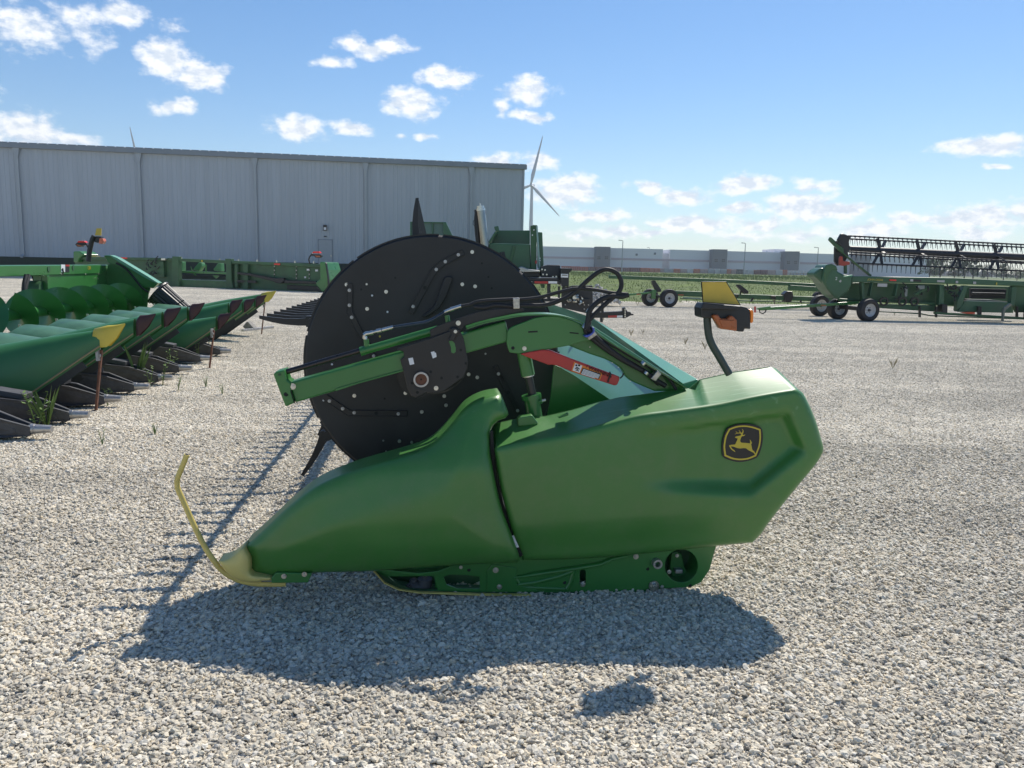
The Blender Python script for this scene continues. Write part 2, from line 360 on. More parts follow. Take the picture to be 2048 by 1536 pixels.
# ------------------------------------------------------------------ the draper header in the foreground
HAZ = R(5.77)
HP = Plane((.08, 3.51, 0), HAZ)
HU, HV = HP.U, HP.N
def build_main_header():
    root = thing('draper_header', 'large green draper header seen end on in the foreground, black reel disc and yellow-nosed shield', 'combine header', HP.O)
    X = root
    # --- side frame plate resting on the gravel
    A = zt(680, 1040, 2.56)
    out = A([(180,225),(168,262),(215,310),(290,352),(380,366),(560,374),(980,380),(1560,377),(1640,352),(1800,343),(1850,318),(1893,255),(1930,120),(1200,90),(600,150)])
    h1 = A([(250,290),(480,288),(500,358),(390,362),(310,345)]); h2 = A([(530,292),(560,280),(640,282),(715,290),(715,352),(600,350),(545,330)])
    h3 = circ(1362.8, 1131.8, 33); h4 = A([(1228,262),(1243,252),(1259,262),(1259,325),(1243,333),(1228,325)])
    plate(HP, out, [h1, h2, h3, h4], 0, .008, 'side_plate', GREEN, X, .002)
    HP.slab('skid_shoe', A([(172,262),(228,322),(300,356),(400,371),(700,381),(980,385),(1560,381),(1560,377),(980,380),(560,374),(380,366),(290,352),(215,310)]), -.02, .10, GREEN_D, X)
    HP.slab('wear_edge', A([(168,262),(226,328),(300,362),(400,377),(700,388),(980,391),(980,385),(700,381),(400,371),(300,356),(228,322),(174,262)]), -.035, .02, YROD, X, .002)
    # embossed stiffening ribs of the side plate
    mb = MB()
    mb.tube(HP.poly(A([(890,292),(1000,272),(1200,243),(1330,222),(1390,196),(1470,182)]), .004), [.012,.024,.024,.024,.02,.012], 10, flat=.5)
    mb.tube(HP.poly(A([(915,330),(1000,318),(1120,288),(1190,262),(1200,240)]), .004), .012, 8)
    mb.tube(HP.poly(A([(1200,250),(1180,320),(1160,352)]), .004), .012, 8)
    mb.tube(HP.poly(A([(900,300),(930,345),(1150,352)]), .004), .010, 8)
    mb.build('stamped_rib', GREEN, X)
    HP.slab('corner_plate', A([(752,262),(780,228),(905,246),(905,330),(1010,360),(1010,368),(752,368)]), -.006, .006, GREEN, X, .002)
    HP.slab('guard_lip', A([(190,250),(400,272),(500,262),(560,240),(560,246),(500,275),(400,286),(190,262)]), -.05, .06, GREEN, X, .002)
    # round recess with the pivot inside
    c = HP(1362.8, 1131.8, .0); c2 = HP(1362.8, 1131.8, .16)
    MB().tube([c, c + HV * .16], .088, 40, False).build('recess_wall', GREEN, X)
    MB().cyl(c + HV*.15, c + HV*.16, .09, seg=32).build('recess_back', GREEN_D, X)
    HP.slab('pivot_lug', A([(1690,240),(1700,170),(1725,160),(1750,175),(1762,235),(1775,262),(1775,290),(1700,290)]), .09, .05, GREEN, X)
    HP.slab('pivot_pin', A([(1718,255),(1755,255),(1755,275),(1718,275)]), .06, .04, BARE, X)
    for (x, y, r) in [(619,242,9),(797,256,15),(816,341,14),(1515,187,14),(1243,328,14),(1649,342,10),(1725,182,9),(1685,265,11)]:
        p = A([(x, y)])[0]; bolt(HP, *p, -.004 if x < 1690 else .05, r / 2.56, X)
    p = A([(1607, 337)])[0]; bolt(HP, *p, -.004, 27/2.56, X)
    p = A([(1628, 228)])[0]; MB().ring(HP(*p, -.03), HV, .022, .013, .05).build('grease_port', BARE, X)
    for x, y in [(983,326),(1034,314),(1150,320),(1575,250),(1391,188),(1413,186),(1792,335),(660,256)]:
        p = A([(x, y)])[0]; MB().cyl(HP(*p, -.002), HP(*p, .001), .008).build('hole', SEAM, X)
    # knife head drive in the front cavity
    mb = MB(); mb.tube(HP.poly(A([(350,338),(380,345),(415,345),(435,330),(435,300)]), .05), .035, 12); mb.build('knife_head', CAST, X)
    for x, y in [(379,308),(433,290),(352,338)]:
        p = A([(x, y)])[0]; bolt(HP, *p, .02, 5.5, X, CAST)
    HP.slab('inner_bracket', A([(486,270),(530,300),(530,350),(486,350)]), .03, .02, GREEN, X)
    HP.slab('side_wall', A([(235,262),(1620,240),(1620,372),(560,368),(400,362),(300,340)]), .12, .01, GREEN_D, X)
    # --- deck, cutterbar and belt running the length of the header
    LEN = 9.6
    def HL(px, py, v0=.1): return HP(px, py, v0)
    def run(name, pts, v0, v1, m, bevel=.003):     # a section drawn in the end plane, swept along the header
        a = [HP(x, y, v0) for x, y in pts]; return MB().prism(a, HV * (v1 - v0)).build(name, m, X, bevel)
    run('cutterbar', [(772,1150),(800,1172),(860,1182),(1000,1184),(1000,1160),(860,1150)], .18, LEN, GREEN_D)
    run('deck_belt', [(880,1148),(1330,1130),(1330,1142),(880,1160)], .20, LEN, RUBBER)
    run('deck_beam', [(1180,1150),(1380,1140),(1390,1170),(1180,1180)], .20, LEN, GREEN_D)
    mb = MB()
    for i in range(70):
        v = .25 + i * .134; p = HP(772, 1165, v); mb2 = None
        q = HP.O + HU * ((HP(772,1165,.2) - HP.O).dot(HU)) + HV * v + Vector((0, 0, HP(772,1165,.2).z))
        mb.add([q + HV*.02, q - HV*.02, q - HU*.09 + Vector((0,0,.006)), q + HV*.02 - Vector((0,0,.02)), q - HV*.02 - Vector((0,0,.02))], [(0,1,2),(3,2,4),(0,2,3),(1,4,2),(0,3,4,1)])
    t = mb.build('knife_guard_row', CAST, X); t['kind'] = 'stuff'
    # backsheet: from the top beam sloping forward and down to the belt
    top = HP(1376, 764, .25); bot = HP(1070, 1090, .25)
    mb = MB(); mb.prism([top, top + Vector((.02,0,.0)), bot + Vector((.03,0,0)), bot], HV * (LEN - .25)); mb.build('backsheet', GREEN_LIT, X)
    # lower step panel seen between disc and shield
    a = HP(1255, 800, .35); b = HP(1130, 900, .35)
    # top beam, end part tapering down
    tu = (HP(1396,758,.15) - HP.O); tw = lambda du, dz, v, base=tu: HP.O + HU * (base.dot(HU) + du) + HV * v + Vector((0, 0, base.z + dz))
    hi1 = HP(1183, 634, 2.9); lo1 = HP(1198, 661, 2.9); hi0 = HP(1396, 758, .15); lo0 = HP(1366, 767, .15)
    hiF = HP(1092, 604, 6.2); loF = HP(1100, 618, 6.2)
    d = Vector((.10, 0, -.10))
    for nm, s in (('top_beam', [(hi0, lo0), (hi1, lo1), (hi1 + (hiF-hi1)*1.15, lo1 + (loF-lo1)*1.15)]),):
        mb = MB(); vs = []
        for h, l in s: vs += [h, l, l + Vector((.015, 0, -.13)), h + Vector((.02, 0, -.17))]
        n = len(s); fs = [(4*i+e, 4*i+(e+1)%4, 4*i+4+(e+1)%4, 4*i+4+e) for i in range(n-1) for e in range(4)] + [(0,1,2,3), tuple(4*(n-1)+e for e in (3,2,1,0))]
        mb.add(vs, fs); mb.build(nm, GREEN_LIT, X, .006)
    # beam stand legs further along
    for v in (3.0, 6.0, 9.0):
        p = HP.O + HU * ((hi1 - HP.O).dot(HU) - .05) + HV * v
        MB().beam(p + Vector((0,0,.03)), p + Vector((0,0,hi1.z - .16)), .10, .14).build('frame_leg', GREEN, X, .004)
    HP.slab('backsheet_shade_panel', zt(1000, 600, 4.6545)([(500,600),(560,625),(690,700),(1040,935),(650,1050),(440,1080),(470,900)]), .42, .01, GREEN, X, .003)  # added slab; its darker green stands in for shade across the backsheet
    eo = HP.O + HV * LEN; MB().prism([eo + HU*u + Vector((0,0,z)) for u, z in ((-1.0,.12),(-.3,.55),(.15,.75),(.9,1.0),(1.2,.9),(1.35,.65),(1.1,.25),(.9,.06),(-.2,.03))], HV*.25).build('far_end_shield', SHIELD, X, .03)
    # --- rear end shield
    W = -.12
    S = [(989,900,1),(992,893,1),(1060,878),(1130,866),(1180,853),(1267,829),(1335,819),(1427,806),(1500,791),(1550,782),(1589,776,1),(1605,785),(1620,813),(1632,843),(1641,873),(1647,897),(1642,912),(1628,933),(1585,985),(1540,1042),(1522,1068),(1505,1085,1),(1440,1091),(1300,1106),(1200,1115),(1120,1119),(1045,1120,1),(1028,1075),(1012,1020),(1000,970)]
    outline = smooth_poly(S, 7)
    Z = zt(1400, 780, 4.654)
    ro = Z([(-900,430),(-500,370),(0,300),(680,205),(840,190),(890,240),(995,550),(985,590),(480,992),(0,972),(-500,960),(-900,930)])
    edges = [(ro[0],ro[3],14),(ro[3],ro[4],4),(ro[4],ro[6],23),(ro[7],ro[8],27),(ro[8],ro[10],30)]
    cen = np.array([1480, 900])
    def dep(P, d):
        z = .034 * np.sqrt(1 - (1 - np.clip(d / 13, 0, 1))**2)
        s = np.full(len(P), 1.0)
        for a, b, w in edges:
            a, b = np.array(a), np.array(b); e = (b - a) / np.linalg.norm(b - a); nn = np.array([-e[1], e[0]])
            if (cen - a) @ nn < 0: nn = -nn
            s = np.minimum(s, np.clip(((P - a) @ nn) / w, 0, 1))
        s = s*s*(3-2*s)*.6 + s*.4
        z -= .055 * s * sstep(P[:,0], 1250, 1440)
        z += .012 * np.sin(np.clip((P[:,1]-800)/300, 0, 1) * math.pi) - .00003*np.clip(P[:,0]-1520,0,200)
        # lower rolled edge turns under
        z -= .03 * sstep(P[:,1] - (1120 - (P[:,0]-1045)*.076), -75, -8)
        return z
    Fp = [((989,900),(980,868)),((992,893),(992,846)),((1060,878),(1038,836)),((1130,866),(1090,832)),((1180,853),(1142,820)),((1240,836),(1205,802)),((1267,829),(1240,794)),((1335,819),(1310,785)),((1400,810),(1390,775)),((1412,808),(1399,759)),((1427,806),(1408,757)),((1500,791),(1465,744)),((1550,782),(1515,737)),((1589,776),(1540,733)),((1603,784),(1562,740))]
    fx = [a[0] for a, b in Fp]
    def rim(p, v):
        if p[1] < 903 and p[0] < 1604 and p[1] < 900 - (p[0]-990)*.19 + 14:
            x = np.interp(p[0], fx, [b[0] for a, b in Fp]); y = np.interp(p[0], fx, [b[1] for a, b in Fp]); return HP(x, y, .10)
        return v + HV * .16
    mb = puff(HP, outline, W + .034, dep, rim, 8, (2, 4.5, 8, 13))
    sh = mb.build('rear_end_shield', SHIELD, X, recalc=True)
    # flange of the shield dropping inside along its top inner edge
    fl = [HP(x, y, .10) for x, y in [(992,846),(1038,836),(1090,832),(1142,820),(1205,802),(1240,794),(1310,785),(1376,778),(1399,759),(1465,744),(1540,733)]]
    mb = MB(); n = len(fl); mb.add(fl + [p + Vector((0,0,-.07)) for p in fl], [(i, i+1, i+1+n, i+n) for i in range(n-1)]); ob = mb.build('shield_flange', SHIELD, sh)
    so_ = ob.modifiers.new('solid', 'SOLIDIFY'); so_.thickness = .004
    # second moulding: raised tab and sunlit slot plate near the front upright
    Z2 = zt(1000, 600, 4.6545)
    HP.slab('latch_cover', Z2([(165,1115),(195,1090),(300,1072),(360,1150),(340,1165),(170,1180)]), .02, .06, SHIELD, sh, .006)
    HP.slab('shield_lug', Z2([(545,1090),(640,1052),(640,1075),(548,1105)]), .0, .03, SHIELD, sh, .004)
    # badge: rounded dark shield with yellow border and leaping stag
    B = zt(1440, 840, 17.07)
    bo = smooth_poly([p for p in B([(270,270),(560,160),(850,120),(1150,160),(1400,260),(1460,420),(1470,640),(1430,900),(1340,1180),(1270,1280),(1000,1390),(650,1440),(350,1380),(110,1260),(70,1000),(80,760),(140,520),(200,370)])], 4)
    bd = HP.slab('badge', bo, W + .036, .012, BLACK, X, .001)
    def ringpoly(pts, w):
        c = np.mean(np.array(pts), 0); return [tuple(c + (np.array(p) - c) * w) for p in pts]
    bi = smooth_poly([(*p, 1) if k in (0, 4, 8, 12) else p for k, p in enumerate(B([(305,300),(540,215),(830,185),(1120,225),(1385,315),(1400,600),(1365,880),(1310,1040),(1230,1235),(960,1340),(660,1370),(400,1330),(155,1230),(120,960),(140,730),(190,520)]))], 4)
    P_, F_ = tri(bi, [ringpoly(bi, .915)]); mb = MB(); mb.add([HP(float(x), float(y), W + .0345) for x, y in P_], F_); mb.build('badge_border', YDEC, bd)
    stag = B([(510,585),(560,560),(640,545),(700,530),(720,510),(715,470),(690,455),(640,455),(570,465),(500,492),(510,480),(575,445),(560,420),(525,392),(560,400),(600,440),(650,430),(680,425),(665,385),(630,340),(665,360),(695,400),(705,430),(735,435),(760,420),(775,370),(765,330),(745,305),(780,325),(803,370),(800,420),(775,490),(775,515),(820,508),(862,495),(845,525),(800,552),(750,552),(735,570),(705,640),(690,700),(700,750),(740,775),(830,780),(930,785),(1020,800),(1030,760),(1025,710),(1010,660),(1050,700),(1090,775),(1085,800),(1060,815),(1075,880),(1090,960),(1110,1030),(1170,1070),(1200,1130),(1225,1230),(1195,1190),(1150,1120),(1080,1085),(970,1030),(920,990),(890,965),(820,960),(700,970),(600,960),(520,930),(450,905),(380,900),(380,930),(420,985),(490,1035),(530,1100),(510,1090),(430,1040),(370,985),(310,890),(320,860),(400,845),(500,838),(525,825),(545,770),(580,700),(605,635),(560,620),(515,600)])
    P_, F_ = tri(stag); mb = MB(); mb.add([HP(float(x), float(y), W + .0342) for x, y in P_], F_); mb.build('badge_stag', YDEC, bd)
    # --- front end shield with its yellow nose
    S = [(487,1094,1),(500,1084),(540,1047),(575,1014),(615,982),(650,962),(695,944),(738,930),(795,914),(847,897),(875,878),(905,845),(927,818),(949,802),(975,792),(1000,788,1),(1006,797),(1013,815),(1017,829),(1011,836),(997,841),(988,849),(982,862),(980,897),(987,944),(1001,1007),(1017,1053),(1030,1088),(1038,1110),(1040,1118),(1034,1125,1),(980,1127),(921,1130),(830,1136),(746,1142),(680,1144),(627,1146),(580,1152),(543,1156,1),(520,1152),(503,1148,1),(499,1138),(499,1118)]
    outline = smooth_poly(S, 7)
    W2 = -.17
    def dep2(P, d):
        rr = 26 + 20 * sstep(P[:,0], 560, 760) - 22 * sstep(P[:,0], 900, 990)
        z = .055 * np.sqrt(1 - (1 - np.clip(d / rr, 0, 1))**2)
        z += .03 * sstep(d, 20, 110) - .04 * sstep(-P[:,0], -640, -480)
        # moulded lip at the rear top corner and rolled bottom edge
        z -= .022 * sstep(P[:,1], 1085, 1140)
        z -= .14 * sstep(-P[:,1], -950, -790)
        return z
    mb = puff(HP, outline, W2 + .055, dep2, lambda p, v: v + HV * (.17 if p[1] < 1100 else .10), 8, (2, 4.5, 8, 13, 20, 28))
    fs = mb.build('front_end_shield', SHIELD, X)
    HP.slab('joint_strip', [(981,862),(986,862),(993,944),(1007,1007),(1023,1053),(1046,1110),(1040,1116),(1017,1060),(1001,1010),(987,950),(980,900)], W2+.085, .02, SEAM, X)
    HP.slab('sticker', zt(500,780,3.657)([(1910,1068),(1930,1064),(1968,1150),(1945,1153)]), W2+.075, .004, WHITE, X, 0)
    Y = zt(330, 880, 4.5175)
    yo = smooth_poly([p if len(p) == 2 else p for p in [(*q, 1) for q in Y([(710,965)])] + Y([(680,988),(640,1025),(590,1062),(530,1084)]) + [(*q, 1) for q in Y([(482,1095)])] + Y([(520,1150),(560,1200),(650,1258),(750,1284)]) + [(*q, 1) for q in Y([(860,1286),(880,1272),(960,1270),(960,1245),(785,1215),(765,1190)])] + Y([(765,1075),(735,1010)])], 5)
    mb = puff(HP, yo, W2 + .04, lambda P, d: .03 * np.sqrt(1 - (1 - np.clip(d / 22, 0, 1))**2), lambda p, v: v + HV * .09, 6, (2, 5, 10))
    mb.build('nose_tip', NOSE, fs)
    HP.slab('nose_bracket', Y([(1000,1200),(1330,1205),(1290,1290),(960,1294),(960,1246)]), W2 + .035, .05, GREEN, fs, .003)
    for x, y in [(1075,1230),(1260,1212)]:
        p = Y([(x, y)])[0]; bolt(HP, *p, W2 + .033, 5, fs)
    rod = smooth_poly([(*q, 1) for q in Y([(198,132)])] + Y([(160,230),(122,320),(108,370),(112,430),(160,540),(230,700),(300,850),(370,985),(430,1075)]) + [(*q, 1) for q in Y([(480,1140)])], 8)
    rod = rod[:next(i for i, q in enumerate(rod) if abs(q[0]-Y([(480,1140)])[0][0]) < .5 and abs(q[1]-Y([(480,1140)])[0][1]) < .5) + 1]
    ro_ = MB().tube(HP.poly(rod, W2 + .07), .0115, 12).build('crop_divider_rod', YROD, X)
    p0 = HP(*rod[0], W2 + .07); p1 = HP(*rod[1], W2 + .07)
    MB().cyl(p0 + (p0-p1).normalized()*.001, p0, .0085).build('rod_bore', SEAM, ro_)
    st = smooth_poly([(*q, 1) for q in Y([(455,1118)])] + Y([(520,1185),(580,1228),(660,1266),(760,1292),(860,1302)]) + [(*q, 1) for q in Y([(1090,1303)])], 8)
    k = next(i for i, q in enumerate(st) if abs(q[0]-Y([(1090,1303)])[0][0]) < .5)
    MB().tube(HP.poly(st[:k+1], W2 + .075), .0075, 8, flat=1.6).build('divider_runner', YROD, fs)
    # --- reel: end disc, tube, six bats with fingers
    V0 = .58
    dc = HP(867, 727, V0); rad = (HP(1117, 727, V0) - dc).length
    def arc(r, t, n=120): return [dc + (HU * math.cos(a) + Vector((0,0,1)) * math.sin(a)) * r + HV * t for a in [2*math.pi*i/n for i in range(n)]]
    mb = MB(); n = 120; rings_ = [(rad*.985, -.004), (rad, .004), (rad, .045), (rad*.97, .06)]
    vs = []
    for r, t in rings_: vs += arc(r * 1.0, t)
    mb.add(vs, [(k*n+i, k*n+(i+1)%n, (k+1)*n+(i+1)%n, (k+1)*n+i) for k in range(3) for i in range(n)], True)
    mb.add(arc(rad*.985, -.004), [tuple(range(n))]); mb.add(arc(rad*.97, .06), [tuple(range(n-1, -1, -1))])
    reel = mb.build('reel_disc', DISC, X)
    # notched flange segments round the rim
    for k in range(9):
        a0 = R(8 + k*40); seg = [a0 + R(38) * i / 12 for i in range(13)]
        vs = []
        for a in seg:
            e = HU * math.cos(a) + Vector((0,0,1)) * math.sin(a)
            vs += [dc + e*rad*.998 + HV*.004, dc + e*(rad+.007) + HV*.004, dc + e*(rad+.007) + HV*.02, dc + e*rad*.998 + HV*.02]
        MB().add(vs, [(4*i+e, 4*i+4+e, 4*i+4+(e+1)%4, 4*i+(e+1)%4) for i in range(12) for e in range(4)] + [(0,1,2,3),(51,50,49,48)]).build('rim_segment', BLACK, reel)
    D = zt(600, 460, 3.938)
    def strip(pts, w):
        mb = MB()
        P = HP.poly(D(pts), V0)
        for i in range(len(P)-1):
            d_ = (P[i+1]-P[i]).normalized()
            mb.beam(P[i] - d_*.003 - HV*.006, P[i+1] + d_*.003 - HV*.006, w, .010 + .001*i, up=HV)
            side = d_.cross(HV).normalized()
            for sg in (-1, 1): mb.beam(P[i] + side*sg*w*.47 - HV*.010, P[i+1] + side*sg*w*.47 - HV*.010, .004, .008 + .001*i, up=HV)
        return mb.build('wear_strip', BLACK, reel, .001)
    strip([(1285,175),(1120,262),(1055,320),(870,650)], .028); strip([(392,425),(390,645),(505,870),(585,1005)], .028)
    strip([(200,1315),(385,1440),(840,1443)], .030); strip([(1538,1075),(1725,1440)], .026); strip([(1540,1075),(1600,1190)], .022)
    for x, y in [(984,455),(600,1443),(1640,1278)]:
        q = D([(x, y)])[0]; MB().cyl(HP(*q, V0-.014), HP(*q, V0-.002), .009).build('hole', SEAM, reel)
    for x, y in [(389,475),(389,593),(407,688),(580,992),(1247,195),(1144,249),(1073,311),(890,602),(232,1347),(336,1407),(427,1438),(774,1448),(1563,1133),(1714,1422)]:
        bolt(HP, *D([(x, y)])[0], V0 - .011, 3.4, reel, BARE)
    for x, y in [(367,430),(525,427),(678,486),(529,621),(1356,173),(1278,428),(1379,444),(1328,1137),(1396,1161),(830,1284),(428,1305),(959,1432),(1136,1308),(1150,1380)]:
        bolt(HP, *D([(x, y)])[0], V0 - .004, 3.7 if x != 525 else 2, reel, STEEL)
    for x, y, m in [(689,645,WHITE),(252,1058,WHITE),(629,838,YDEC),(185,1342,WHITE),(1461,975,BARE),(568,516,WHITE)]:
        q = D([(x, y)])[0]; MB().cyl(HP(*q, V0-.006), HP(*q, V0), .005).build('plug', m, reel)
    for x, y in [(751,377),(667,1328),(1484,370),(482,468),(1432,262),(1510,458),(1516,1272)]:
        q = D([(x, y)])[0]; MB().cyl(HP(*q, V0-.0055), HP(*q, V0-.002), .005).build('hole', SEAM, reel)
    E5 = zt(500, 780, 3.657)
    for x, y, r in [(1093,374,3.6),(1183,383,3),(995,450,2),(975,370,1.8),(1267,420,3)]:
        bolt(HP, *E5([(x, y)])[0], V0 - .004, r, reel, STEEL)
    cl = D([(1140,375),(1165,362),(1200,372),(1198,400),(1160,500),(1130,560),(1090,620),(1030,665),(985,690),(960,680),(1010,640),(1060,590),(1095,500)])
    HP.slab('crank_link', smooth_poly(cl, 5), V0 - .035, .022, BLACK, reel, .004)
    # axis of the bats
    ax = HP(843, 738, .66); ax = HP.O + HU * (ax - HP.O).dot(HU) + Vector((0, 0, ax.z)); RB = .605
    def at(u, z, v): return ax + HU * u + Vector((0, 0, z)) + HV * v
    MB().cyl(at(0,0,.4), at(0,0,LEN-.65), .11, seg=24).build('reel_tube', BLACK, X)
    tine = MB(); pth = []
    tine.box((-.03, -.02, -.028), (.03, .02, .028))
    pts = [(0,.0),(.07,.004),(.14,.002),(.20,-.006),(.265,-.018)]
    for w, (x, z) in zip([.042,.036,.031,.026,.016], pts): pth.append((x, z, w))
    for i in range(len(pth)-1):
        (x0,z0,w0),(x1,z1,w1) = pth[i], pth[i+1]
        tine.add([(x0,-w0*.35,z0-w0/2),(x0,w0*.35,z0-w0/2),(x0,w0*.35,z0+w0/2),(x0,-w0*.35,z0+w0/2),(x1,-w1*.35,z1-w1/2),(x1,w1*.35,z1-w1/2),(x1,w1*.35,z1+w1/2),(x1,-w1*.35,z1+w1/2)],
                 [(0,3,2,1),(4,5,6,7),(0,1,5,4),(1,2,6,5),(2,3,7,6),(3,0,4,7)])
    tmp = tine.build('tine', BLACK, None); tme = tmp.data; bpy.data.objects.remove(tmp)
    rest = MB()
    for ang, ta in [(92, 95), (157, 180), (214, 247), (276, 262), (336, 262), (36, 110)]:
        bu, bz = RB * math.cos(R(ang)), RB * math.sin(R(ang))
        bat = MB().cyl(at(bu, bz, .62), at(bu, bz, LEN-.7), .019, seg=12).build('reel_bat', BLACK, X)
        T = HU * math.cos(R(ta)) + Vector((0,0,1)) * math.sin(R(ta)); Zt = HV.cross(T) * -1
        if Zt.z * (1 if ta != 95 else 1) < 0 and ta == 180: Zt = -Zt
        Mr = Matrix((T, HV, T.cross(HV))).transposed()
        nt_ = int((LEN - 1.45) / .19)
        for k in range(nt_):
            c = at(bu, bz, .70 + k * .19)
            if k < 16:
                o = bpy.data.objects.new('tine', tme); COL.objects.link(o); o.parent = bat
                Mw = Mr.to_4x4(); Mw.translation = c - root.location; o.matrix_local = Mw
            else:
                b0 = len(rest.v); rest.v += [Mr @ v.co + c for v in tme.vertices]; rest.f += [tuple(i + b0 for i in p.vertices) for p in tme.polygons]; rest.sm += [False] * len(tme.polygons)
    r = rest.build('tine_rows', BLACK, X, recalc=False); r['kind'] = 'stuff'
    for v in (2.4, 4.6, 6.8, 8.7):
        mb = MB()
        for ang in (92,157,214,276,336,36): mb.beam(at(0,0,v), at(RB*math.cos(R(ang)), RB*math.sin(R(ang)), v), .05, .02, up=HV)
        mb.build('reel_spider', BLACK, X)
    # --- reel support arm
    K = zt(540, 580, 4.876); VA = .11
    arm = HP.slab('reel_arm', K([(185,905),(1290,600),(2050,372),(2300,300),(2340,500),(1300,790),(850,915),(640,985),(245,1100)]), VA, .09, GREEN, X, .008)
    HP.slab('arm_fold', K([(640,960),(1300,775),(1305,792),(850,918),(640,988)]), VA - .008, .006, GREEN, arm, .002)
    HP.slab('arm_end_plate', K([(30,822),(52,800),(138,778),(165,880),(203,905),(205,990),(240,1100),(150,1140)]), VA - .012, .11, GREEN, arm, .006)
    bolt(HP, *K([(222,940)])[0], VA - .002, 6.2, arm); bolt(HP, *K([(93,825)])[0], VA - .012, 2.6, arm, GREEN_D)
    q = K([(157,1017)])[0]; MB().cyl(HP(*q, VA-.0135), HP(*q, VA), .010).build('hole', SEAM, arm)
    q = K([(205,980),(240,1105)]); MB().beam(HP(*q[0], VA-.013), HP(*q[1], VA-.013), .004, .004).build('weld_gap', SEAM, arm)
    a, b = [HP(*p, VA+.03) for p in K([(120,810),(900,585)])]
    cy = MB().cyl(a, b, .0125).build('cylinder_rod', mat('dark_cylinder_rod', (.05,.045,.045), .28, metal=.7, noise=.1), X)
    a, b = [HP(*p, VA+.03) for p in K([(882,600),(1640,385)])]
    ba = MB(); ba.cyl(a, b, .0185, seg=24); ba.cyl(a, a + (b-a).normalized()*.02, .0205, seg=24); ba = ba.build('cylinder_barrel', GREEN, X)
    nb = [HP(*p, VA+.03) for p in K([(945,560),(938,480)])]; MB().cyl(nb[0], nb[1], .012).build('hose_port', GREEN, ba)
    nb = [HP(*p, VA+.03) for p in K([(1740,330),(1725,250)])]; MB().cyl(nb[0], nb[1], .011).build('hose_port', GREEN, ba)
    mb = MB(); e = HP.poly(K([(938,505),(928,470),(920,440),(935,425),(975,420),(1005,412),(1040,402),(1085,392),(1200,362)]), VA+.03)
    mb.cyl(e[0], e[2], .009); mb.cyl(e[1], e[1] + (e[2]-e[1])*.5, .012, seg=6); mb.tube([e[2], e[3], e[4]], .010); mb.cyl(e[4], e[5], .0115, seg=6); mb.cyl(e[5], e[6], .007); mb.cyl(e[6], e[7], .0105, seg=8); mb.cyl(e[7]+(e[8]-e[7])*.05, e[8], .009, seg=12)
    mb.build('hose_fitting', STEEL, X)
    mb = MB(); e = HP.poly(K([(1700,215),(1760,190),(1790,180),(1870,155)]), VA+.02); mb.cyl(e[0], e[1], .008); mb.cyl(e[1], e[2], .011, seg=6); mb.cyl(e[2], e[3], .009); mb.build('hose_fitting', STEEL, X)
    # black plates carrying the reel shaft
    HP.slab('upper_slide_plate', K([(1565,460),(1560,390),(1630,350),(1800,290),(2050,205),(2250,180),(2480,178),(2470,205),(2300,240),(1900,345),(1870,385),(1600,470)]), VA - .012, .012, BLACK, X, .002)
    sp_o = K([(1240,570),(1560,470),(1750,400),(1752,370),(1800,358),(1850,385),(1890,480),(1930,690),(1925,760),(1890,850),(1700,985),(1600,1010),(1530,1000),(1430,1050),(1380,1040),(1340,960),(1300,790),(1270,680),(1310,645),(1300,600),(1240,585)])
    spn = HP.slab('slide_plate', sp_o, VA - .026, .012, BLACK, X, .003)
    HP.slab('pivot_lever', K([(1762,385),(1800,365),(1845,385),(1850,420),(1820,440),(1790,500),(1740,490),(1770,430)]), VA - .04, .012, BLACK, spn, .003)
    q = K([(1808,405)])[0]; bolt(HP, *q, VA - .042, 3.5, spn); bolt(HP, *K([(1836,322)])[0], VA - .026, 5, spn, STEEL, washer=True)
    HP.slab('slot_opening', K([(1745,500),(1775,495),(1800,520),(1812,570),(1810,605),(1790,618),(1768,608),(1765,560)]), VA - .0275, .002, GREEN, spn, 0)
    for pts in ([(1348,668),(1392,658),(1408,722),(1364,732)], [(1568,606),(1602,597),(1607,612),(1618,610),(1625,652),(1588,668)]):
        HP.slab('paper_tag', K(pts), VA - .0285, .003, WHITE, spn, 0)
    for x, y in [(1672,858),(1828,848),(1910,716),(1385,908),(1568,797),(1438,1000),(1860,585)]:
        q = K([(x, y)])[0]; MB().cyl(HP(*q, VA-.0275), HP(*q, VA-.02), .006).build('hole', SEAM, spn)
    h = HP(842.4, 758, VA - .03)
    MB().ring(h, HV, .034, .026, -.022).build('hub_ring', BARE, spn); MB().cyl(h - HV*.014, h + HV*.02, .026, seg=32).build('hub_cap', RUST, spn); MB().cyl(h - HV*.016, h, .004).build('hub_centre', SEAM, spn)
    MB().cyl(h + HV*.01, at(0,0,.3), .05, seg=24).build('reel_shaft', BLACK, X)
    bolt(HP, *K([(1620,957)])[0], VA - .026, 4.6, spn)
    pts = [(1530,1005),(1620,1015),(1730,990),(1850,900),(1925,770),(1915,765),(1870,850),(1760,940),(1680,985),(1610,1000)]
    HP.slab('cam_ring_edge', smooth_poly(K(pts), 5), VA + .02, .03, BLACK, X, .002)
    HP.slab('cam_gap', K([(1650,980),(1760,920),(1880,862),(1800,940),(1700,985)]), VA - .005, .003, SEAM, X, 0)
    # gusset plate and the arm going down to the frame
    HP.slab('arm_gusset', smooth_poly([(*p, 1) for p in Z2([(62,400),(70,290)])] + Z2([(110,250),(250,195),(330,165),(430,150),(520,148),(600,165),(700,200),(790,245)]) + [(*p, 1) for p in Z2([(850,270),(840,370),(640,425)])] + Z2([(300,485),(190,500)]) + [(*p, 1) for p in Z2([(90,490),(70,440)])], 6), VA - .02, .02, GREEN, X, .004)
